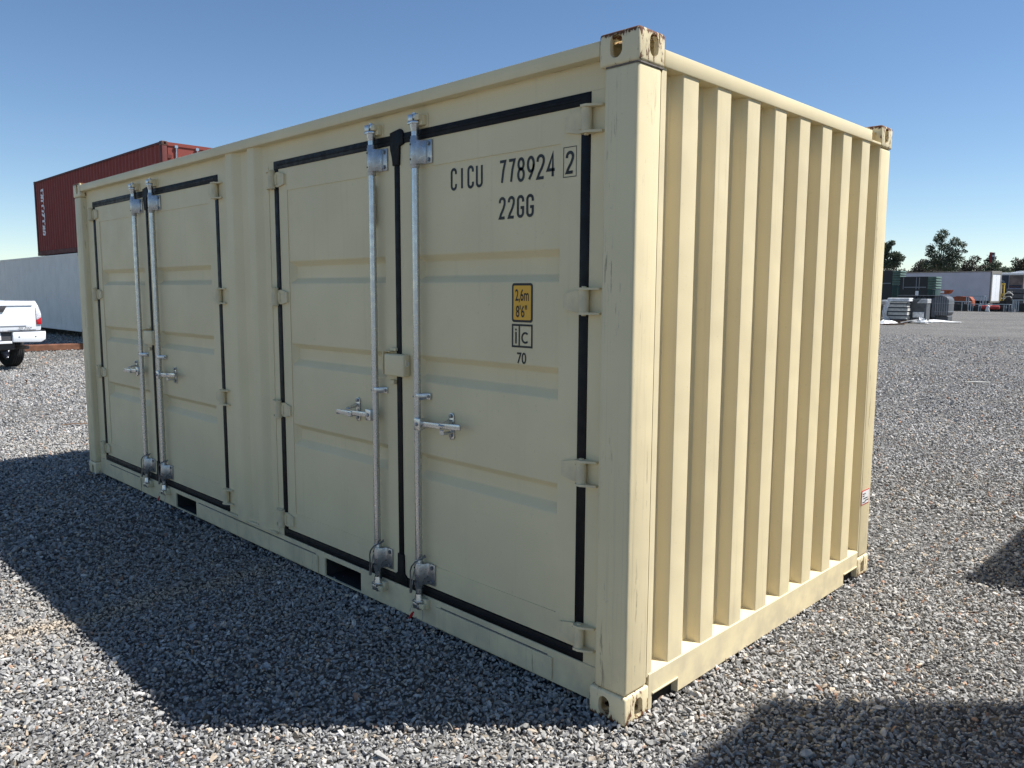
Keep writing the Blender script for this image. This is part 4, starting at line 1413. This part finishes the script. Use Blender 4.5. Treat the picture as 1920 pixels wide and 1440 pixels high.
clutter('scrap_heap', 'dark scrap heaped below the right-edge trestle', 'scrap', (-16.1, 84.6, 0), M['blacky'], (1.6, .6, .95))
p = pile('red_tank', 'small red tank lying below the widest trestle', 'tank', (-19.0, 84.1, 0), 0)
MB().cyl((-.75, 0, .40), (.75, 0, .40), .19, 14, bev=.05).build('tank_body', M['redsteel'], p)
m = MB()
for x_ in (-.5, .5): m.box(x_ - .05, x_ + .05, -.15, .15, 0, .24)
m.build('tank_foot', M['blacky'], p, smooth=0)
m = MB(); m.prism([(-.2, 0), (-.12, .45), (.02, .62), (.18, .50), (.10, .30), (.2, 0)], 1, -.1, .1, .03)
tag(m.build('plastic_sack', M['wrap'], None, loc=(-19.05, 83.3, 0)), 'crumpled white plastic sack leaning on the widest trestle', 'sack')

# yellow mast machine and hose reel
p = pile('yellow_mast', 'yellow forklift mast beside the trailer rear', 'forklift', (-21.2, 97.2, 0), 0)
for x_ in (-.05, .22):
    m = MB(); m.box(x_ - .05, x_ + .05, -.08, .08, 0, 2.86); m.build('mast_rail', M['yel_steel'], p, smooth=0)
m = MB(); m.box(-.62, .30, -.06, .06, 2.70, 2.84); m.box(-.0, .2, -.085, .085, 1.45, 1.75); m.build('mast_beam', M['yel_steel'], p, smooth=0)
m = MB(); m.box(-.62, -.15, -.3, .5, .9, 2.45, .05, 1); m.build('machine_body', M['tub_l'], p)
m = MB(); m.box(-.7, .4, -.5, .6, .2, .95, .05, 1); m.build('machine_base', M['blacky'], p)
p = pile('hose_reel', 'dark reel of pale hoses right of the yellow mast', 'reel', (-20.45, 97.0, 0), 0)
for r_, z in ((.42, 1.55), (.30, 1.25), (.20, 1.8)):
    m = MB(); m.tube([(r_ * math.cos(a * PI / 8), -.1 + .02 * a, z + .6 * r_ * math.sin(a * PI / 8)) for a in range(15)], .05, 6); m.build('hose', M['board'], p)
m = MB(); m.box(-.45, .45, -.05, .5, 0, 1.0, .03, 1); m.box(-.3, .3, 0, .4, 1.0, 2.0, .05, 1); m.build('reel_stand', M['blacky'], p)

# advert-covered trailer behind
p = pile('advert_trailer', 'trailer with a dark advert panel and brown picture at the right edge', 'trailer', (-26.2, 115.0, 0), 0)
m = MB(); m.box(0, 9.0, .0, 2.5, 1.05, 4.15); m.build('trailer_body', M['white_p'], p, smooth=0)
m = MB(); m.box(-.1, 9.1, -.05, 2.55, 4.151, 4.40, .05, 1); m.build('roof', M['white_p'], p)
m = MB(); m.prism([(1.7, 4.401), (2.6, 4.62), (9.0, 4.75), (9.0, 4.401)], 1, .3, 2.2); m.build('roof_fairing', M['white_p'], p, smooth=0)
pn = MB().box(.05, 1.62, -.03, -.001, 1.2, 4.1).build('advert_panel', M['navy'], p, smooth=0)
m = MB()
for k in range(9):
    a = R(150 - k * 14)
    cx, cz = .62 + .62 * math.cos(a), 2.75 + .72 * math.sin(a)
    m.box(-.05, .04, -.036, -.031, -.10, .10, 0, 1, mtx=Matrix.Translation((cx, 0, cz)) @ Matrix.Rotation(-(a - PI / 2), 4, 'Y'))
m.box(.12, .62, -.036, -.031, 3.62, 3.80)
m.box(.12, .50, -.036, -.031, 2.95, 3.12)
m.build('faded_letters', M['grey_steel'], pn, smooth=0, each=False)
p2 = MB().box(1.66, 3.25, -.03, -.001, 1.75, 4.1).build('advert_panel', M['brownpic'], p, smooth=0)
MB().box(1.75, 3.1, -.036, -.031, 2.45, 2.85).build('dark_band', M['navy'], p2, smooth=0)
MB().box(1.78, 2.9, -.036, -.031, 2.02, 2.42).build('blue_band', M['bluepic'], p2, smooth=0)
m = MB()
m.tube([(1.95, -.04, 2.72), (1.88, -.04, 2.62), (1.98, -.04, 2.56), (2.1, -.04, 2.64), (2.2, -.04, 2.56), (2.32, -.04, 2.66), (2.45, -.04, 2.56), (2.6, -.04, 2.64), (2.8, -.04, 2.58)], .025, 5)
m.build('script_lettering', M['orange'], p2)
m = MB(); m.box(.1, 9, .3, 2.2, .55, 1.05); m.build('chassis', M['blacky'], p, smooth=0)
for x_ in (1.2, 2.3):
    for y_ in (.35, 2.15):
        m = MB(); m._merge(lathe([(-.14, .2), (-.16, .35), (-.14, .48), (.14, .48), (.16, .35), (.14, .2), (-.14, .2)], 20, x_, y_, .48)); m.build('wheel', M['tyre'], p)
p = pile('dark_pallet_load', 'dark stacked load in front of the brown advert picture', 'load', (-21.9, 104.0, 0), 0)
m = MB(); m.box(-.3, 1.5, -.5, .5, 0, 2.3, .04, 1); m.build('load_body', M['greyply'], p)
for k in range(3):
    m = MB(); m.box(-.34, 1.54, -.54, .54, .5 + k * .6, .62 + k * .6, .02, 1); m.build('load_slab', M['blacky'], p)

# red mast
p = pile('red_mast', 'red and grey drilling mast rising above the trailer', 'mast', (-35.1, 150.0, 0), 0)
m = MB(); m.box(-.36, .02, -.3, .3, 6.6, 8.65, .03, 1); m.build('red_leg', M['redsteel'], p)
m = MB(); m.box(.021, .36, -.25, .25, 6.4, 8.6, .03, 1); m.build('grey_leg', M['greyply'], p)
m = MB(); m.box(.05, .37, -.27, -.251, 7.9, 8.2); m.build('white_plate', M['white_p'], p, smooth=0)
for x_ in (-.33, .33):
    m = MB(); m.box(x_ - .07, x_ + .07, -.1, .1, 0, 6.62); m.build('mast_leg', M['blacky'], p, smooth=0)

# litter at the foot of the pallet, plank, sticks
m = MB(); m.box(-1.1, .0, -.06, .06, .02, .11, .008, 1)
o = m.build('broken_plank', M['timber'], None, loc=(-13.05, 42.6, 0)); o.rotation_euler = (0, R(-3), R(5))
tag(o, 'short dark broken plank on the gravel by the container edge', 'plank')
def crumple(name, label, cat, loc, sx, sy, h, mat, seed):
    r_ = random.Random(seed); m = MB()
    n_ = 7
    g_ = [[m.bm.verts.new((sx * (i / (n_ - 1) - .5) + r_.uniform(-.04, .04), sy * (j / (n_ - 1) - .5) + r_.uniform(-.04, .04), .012 + h * r_.random() * math.sin(PI * i / (n_ - 1)) * math.sin(PI * j / (n_ - 1)) + .02 * r_.random())) for j in range(n_)] for i in range(n_)]
    for i in range(n_ - 1):
        for j in range(n_ - 1): m.bm.faces.new((g_[i][j], g_[i + 1][j], g_[i + 1][j + 1], g_[i][j + 1]))
    return tag(m.build(name, mat, None, smooth=0, loc=loc), label, cat)
crumple('plastic_sheet', 'long crumpled white plastic sheet lying in front of the ribbed tubs', 'plastic sheet', (-13.6, 49.2, 0), 3.0, 1.0, .16, M['wrap'], 1)
crumple('plastic_sheet', 'crumpled white plastic sheet left of the broken plank', 'plastic sheet', (-14.35, 43.6, 0), 1.2, .9, .25, M['wrap'], 2)
crumple('paper_scrap', 'peaked white paper scrap beside the wrapped pallet', 'paper', (-13.25, 46.0, 0), .7, .5, .55, M['wrap'], 3)
for i, (x_, y_, a, L_, lab_) in enumerate(((-13.75, 45.4, 30, .9, 'broken pale slat leaning nearest the wrapped pallet'), (-13.1, 45.6, -15, 1.1, 'long pale slat on the ground right of the wrapped pallet'), (-12.8, 46.6, 20, .8, 'short pale slat on the ground in front of the ribbed tubs'))):
    m = MB(); m.box(-L_ / 2, L_ / 2, -.05, .05, 0, .05, .005, 1)
    o = m.build('wooden_slat', M['board'], None, loc=(x_, y_, .03)); o.rotation_euler = (0, R(-12 if i == 0 else -3), R(a))
    if i == 0: o.location.z = .10
    tag(o, lab_, 'slat', 'broken slats by the pallet')
m = MB()
m.tube([(-.20, 0, .022), (-.10, .008, .030), (0, -.004, .028), (.1, .006, .032), (.20, 0, .026)], [.010, .016, .014, .012, .007], 7)
o = m.build('stick', M['board'], None, loc=(-2.38, 14.25, 0)); o.rotation_euler.z = R(35)
tag(o, 'pale bare stick lying alone on the open gravel at right', 'stick')
m = MB()
m.tube([(-.16, 0, .02), (-.05, .01, .026), (.06, -.01, .024), (.15, 0, .02)], .007, 6)
o = m.build('twig', M['timber'], None, loc=(-8.9, .75, 0)); o.rotation_euler.z = R(70)
tag(o, 'thin brown twig on the bright gravel left of the cream container', 'twig')

# ------------------------------------------------------------------ trees
def leaf_mat(name, a, b):
    t = NT(name)
    v = t.coords('Object')
    c = t.mix(t.ramp(t.noise(v, 0.9, 4), 0.35, 0.65), a, b)
    ge = t.n('ShaderNodeNewGeometry')
    c2 = t.mix(t.math('MULTIPLY', ge.outputs['Random Per Island'], 0.5), c, b)
    t.b.inputs['Subsurface Weight'].default_value = 0.0
    m = t.out(c2, 0.6, 0.0, 0.3)
    tr_ = t.n('ShaderNodeBsdfTranslucent'); t.l(c2, tr_.inputs['Color'])
    ms = t.n('ShaderNodeMixShader'); ms.inputs[0].default_value = 0.25
    t.l(t.b.outputs[0], ms.inputs[1]); t.l(tr_.outputs[0], ms.inputs[2])
    o_ = [n_ for n_ in t.t.nodes if n_.type == 'OUTPUT_MATERIAL'][0]
    t.l(ms.outputs[0], o_.inputs['Surface'])
    return m
M['leaf_g'] = leaf_mat('eucalyptus_leaves', (0.050, 0.068, 0.038, 1), (0.105, 0.125, 0.080, 1))
M['leaf_b'] = leaf_mat('brownish_leaves', (0.050, 0.045, 0.034, 1), (0.085, 0.075, 0.055, 1))
M['bark'] = plain('pale_bark', (0.24, 0.20, 0.16, 1), 0.85, var=0.3, scale=3)

def crown_mesh(clumps, n, size, seed, mat):
    r_ = np.random.default_rng(seed)
    vols = np.array([c[3] * c[4] * c[5] for c in clumps]) ** 0.75
    cnt = (n * vols / vols.sum()).astype(int)
    V, F = [], []
    for (cx, cy, cz, rx, ry, rz), k in zip(clumps, cnt):
        d = r_.normal(size=(k, 3)); d /= np.linalg.norm(d, axis=1)[:, None]
        rad = r_.uniform(0.25, 1.0, k) ** 0.5 * (0.75 + 0.45 * r_.random(k))
        p = d * rad[:, None] * np.array([rx, ry, rz]) + np.array([cx, cy, cz])
        a = r_.normal(size=(k, 3)); a /= np.linalg.norm(a, axis=1)[:, None]
        b = np.cross(a, r_.normal(size=(k, 3))); b /= np.linalg.norm(b, axis=1)[:, None]
        s = (size * r_.uniform(.5, 1.3, k))[:, None]
        base = sum(len(q) for q in V)
        V.append(np.stack([p - a * s, p - b * s * .45, p + a * s, p + b * s * .45], 1).reshape(-1, 3))
        F += [(base + 4 * i, base + 4 * i + 1, base + 4 * i + 2, base + 4 * i + 3) for i in range(k)]
    me = bpy.data.meshes.new('crown')
    me.from_pydata(np.concatenate(V).tolist(), [], F)
    me.materials.append(mat)
    return me

def tree(label, loc, clumps, n, size, seed, mat, h0, trunk_r=.22, group=None):
    root = empty('eucalyptus_tree' if mat == M['leaf_g'] else 'bushy_tree', loc)
    tag(root, label, 'tree', group)
    link(bpy.data.objects.new('crown', crown_mesh(clumps, n, size, seed, mat)), root)
    r_ = random.Random(seed)
    m = MB()
    m.tube([(0, 0, 0), (.1, 0, h0 * .5), (-.05, .1, h0)], [trunk_r, trunk_r * .8, trunk_r * .65], 8)
    for c in clumps:
        m.tube([(-.05, .1, h0 * r_.uniform(.7, 1)), (c[0] * .5, c[1] * .5, (h0 + c[2]) / 2 - .2), (c[0], c[1], c[2])], [trunk_r * .5, trunk_r * .35, trunk_r * .12], 6)
    m.build('trunk', M['bark'], root)
    return root

# the big eucalyptus
tree('tall open-crowned eucalyptus rising highest above the trailer', (-40.1, 140.0, 0),
     [(.05, 0, 11.3, .95, 1, .9), (-.5, .2, 10.5, 1.0, 1, .8), (-1.7, 0, 9.1, .75, .8, .7), (-1.4, .4, 8.2, 1.1, 1.2, .7), (1.9, 0, 10.0, 1.0, 1, .8), (3.0, .1, 9.5, .75, .8, .6),
      (.4, 0, 9.3, 1.1, 1.2, .7), (1.6, 0, 8.4, 1.4, 1.3, .8), (0, 0, 7.2, 1.9, 1.6, .9), (2.3, 0, 7.2, 1.3, 1.3, .8), (-1.4, 0, 6.4, 1.5, 1.4, .9), (1.2, 0, 6.0, 1.8, 1.5, .9), (3.3, .3, 8.5, .5, .6, .4)],
     6500, .17, 3, M['leaf_g'], 5.0, .30)
tree('eucalyptus half hidden by the container at left of the row', (-47.4, 138.0, 0),
     [(-.5, 0, 9.4, .7, .8, .9), (.25, 0, 10.1, .5, .5, .5), (-1.0, 0, 8.1, 1.1, 1, .8), (.9, 0, 8.0, 1.0, 1, .7), (1.7, 0, 7.5, .7, .8, .5), (.2, 0, 6.7, 1.6, 1.4, .8), (-1.8, 0, 6.8, 1.2, 1, 1.0), (-2.2, 0, 9.0, .8, .8, .8)],
     5200, .20, 4, M['leaf_g'], 4.6, .26)
row = [(-44.4, 146, 7.2, 1.7, 'leaf_b', 'brownish bushy tree between the two eucalyptus trees'), (-43.0, 150, 7.6, 1.5, 'leaf_g', 'small green tree close left of the tallest eucalyptus'),
       (-46.2, 149, 6.6, 1.6, 'leaf_b', 'low brownish tree just right of the half-hidden eucalyptus'), (-37.0, 148, 7.6, 1.7, 'leaf_b', 'dark rounded tree close right of the tallest eucalyptus'),
       (-35.6, 151, 7.9, 1.2, 'leaf_g', 'narrow green tree second to the right of the tallest eucalyptus'), (-33.6, 147, 6.8, 1.5, 'leaf_g', 'low green tree left of the red mast'),
       (-32.1, 152, 7.2, 1.2, 'leaf_b', 'dark small tree just right of the red mast'), (-30.0, 149, 7.2, 1.3, 'leaf_b', 'dark tree second to the right of the red mast'),
       (-27.4, 150, 6.7, 1.6, 'leaf_b', 'dark tree at the right edge of the row'), (-24.8, 149, 6.9, 1.6, 'leaf_b', 'dark tree beyond the right end of the row'),
       (-39.8, 154, 6.6, 2.2, 'leaf_b', 'dark tree filling in behind the tallest eucalyptus'), (-50.4, 148, 7.0, 2.0, 'leaf_b', 'dark tree at the left end, behind the container edge'),
       (-42.0, 155, 6.0, 2.3, 'leaf_b', 'low wide dark tree behind the box trailer'), (-34.6, 156, 5.9, 2.4, 'leaf_b', 'low wide dark tree behind the red mast'), (-28.8, 156, 6.0, 2.4, 'leaf_b', 'low wide dark tree behind the advert trailer')]
for i, (x_, y_, h_, w_, mt_, lab_) in enumerate(row):
    h_ += .6; w_ *= 1.35
    r_ = random.Random(40 + i)
    cl = [(r_.uniform(-.5, .5) * w_, r_.uniform(-.4, .4), h_ * .80, w_ * .55, w_ * .6, h_ * .13), (r_.uniform(-.2, .2), 0, h_ * .90, w_ * .42, w_ * .5, h_ * .09),
          (-.6 * w_, 0, h_ * .66, w_ * .65, w_ * .6, h_ * .14), (.6 * w_, 0, h_ * .68, w_ * .65, w_ * .6, h_ * .14), (0, 0, h_ * .52, w_ * 1.05, w_ * .8, h_ * .18), (0, 0, h_ * .28, w_ * 1.05, w_ * .8, h_ * .2)]
    tree(lab_, (x_, y_, 0), cl, 2600, .22, 60 + i, M[mt_], h_ * .45, .16, 'trees in the row behind the yard')
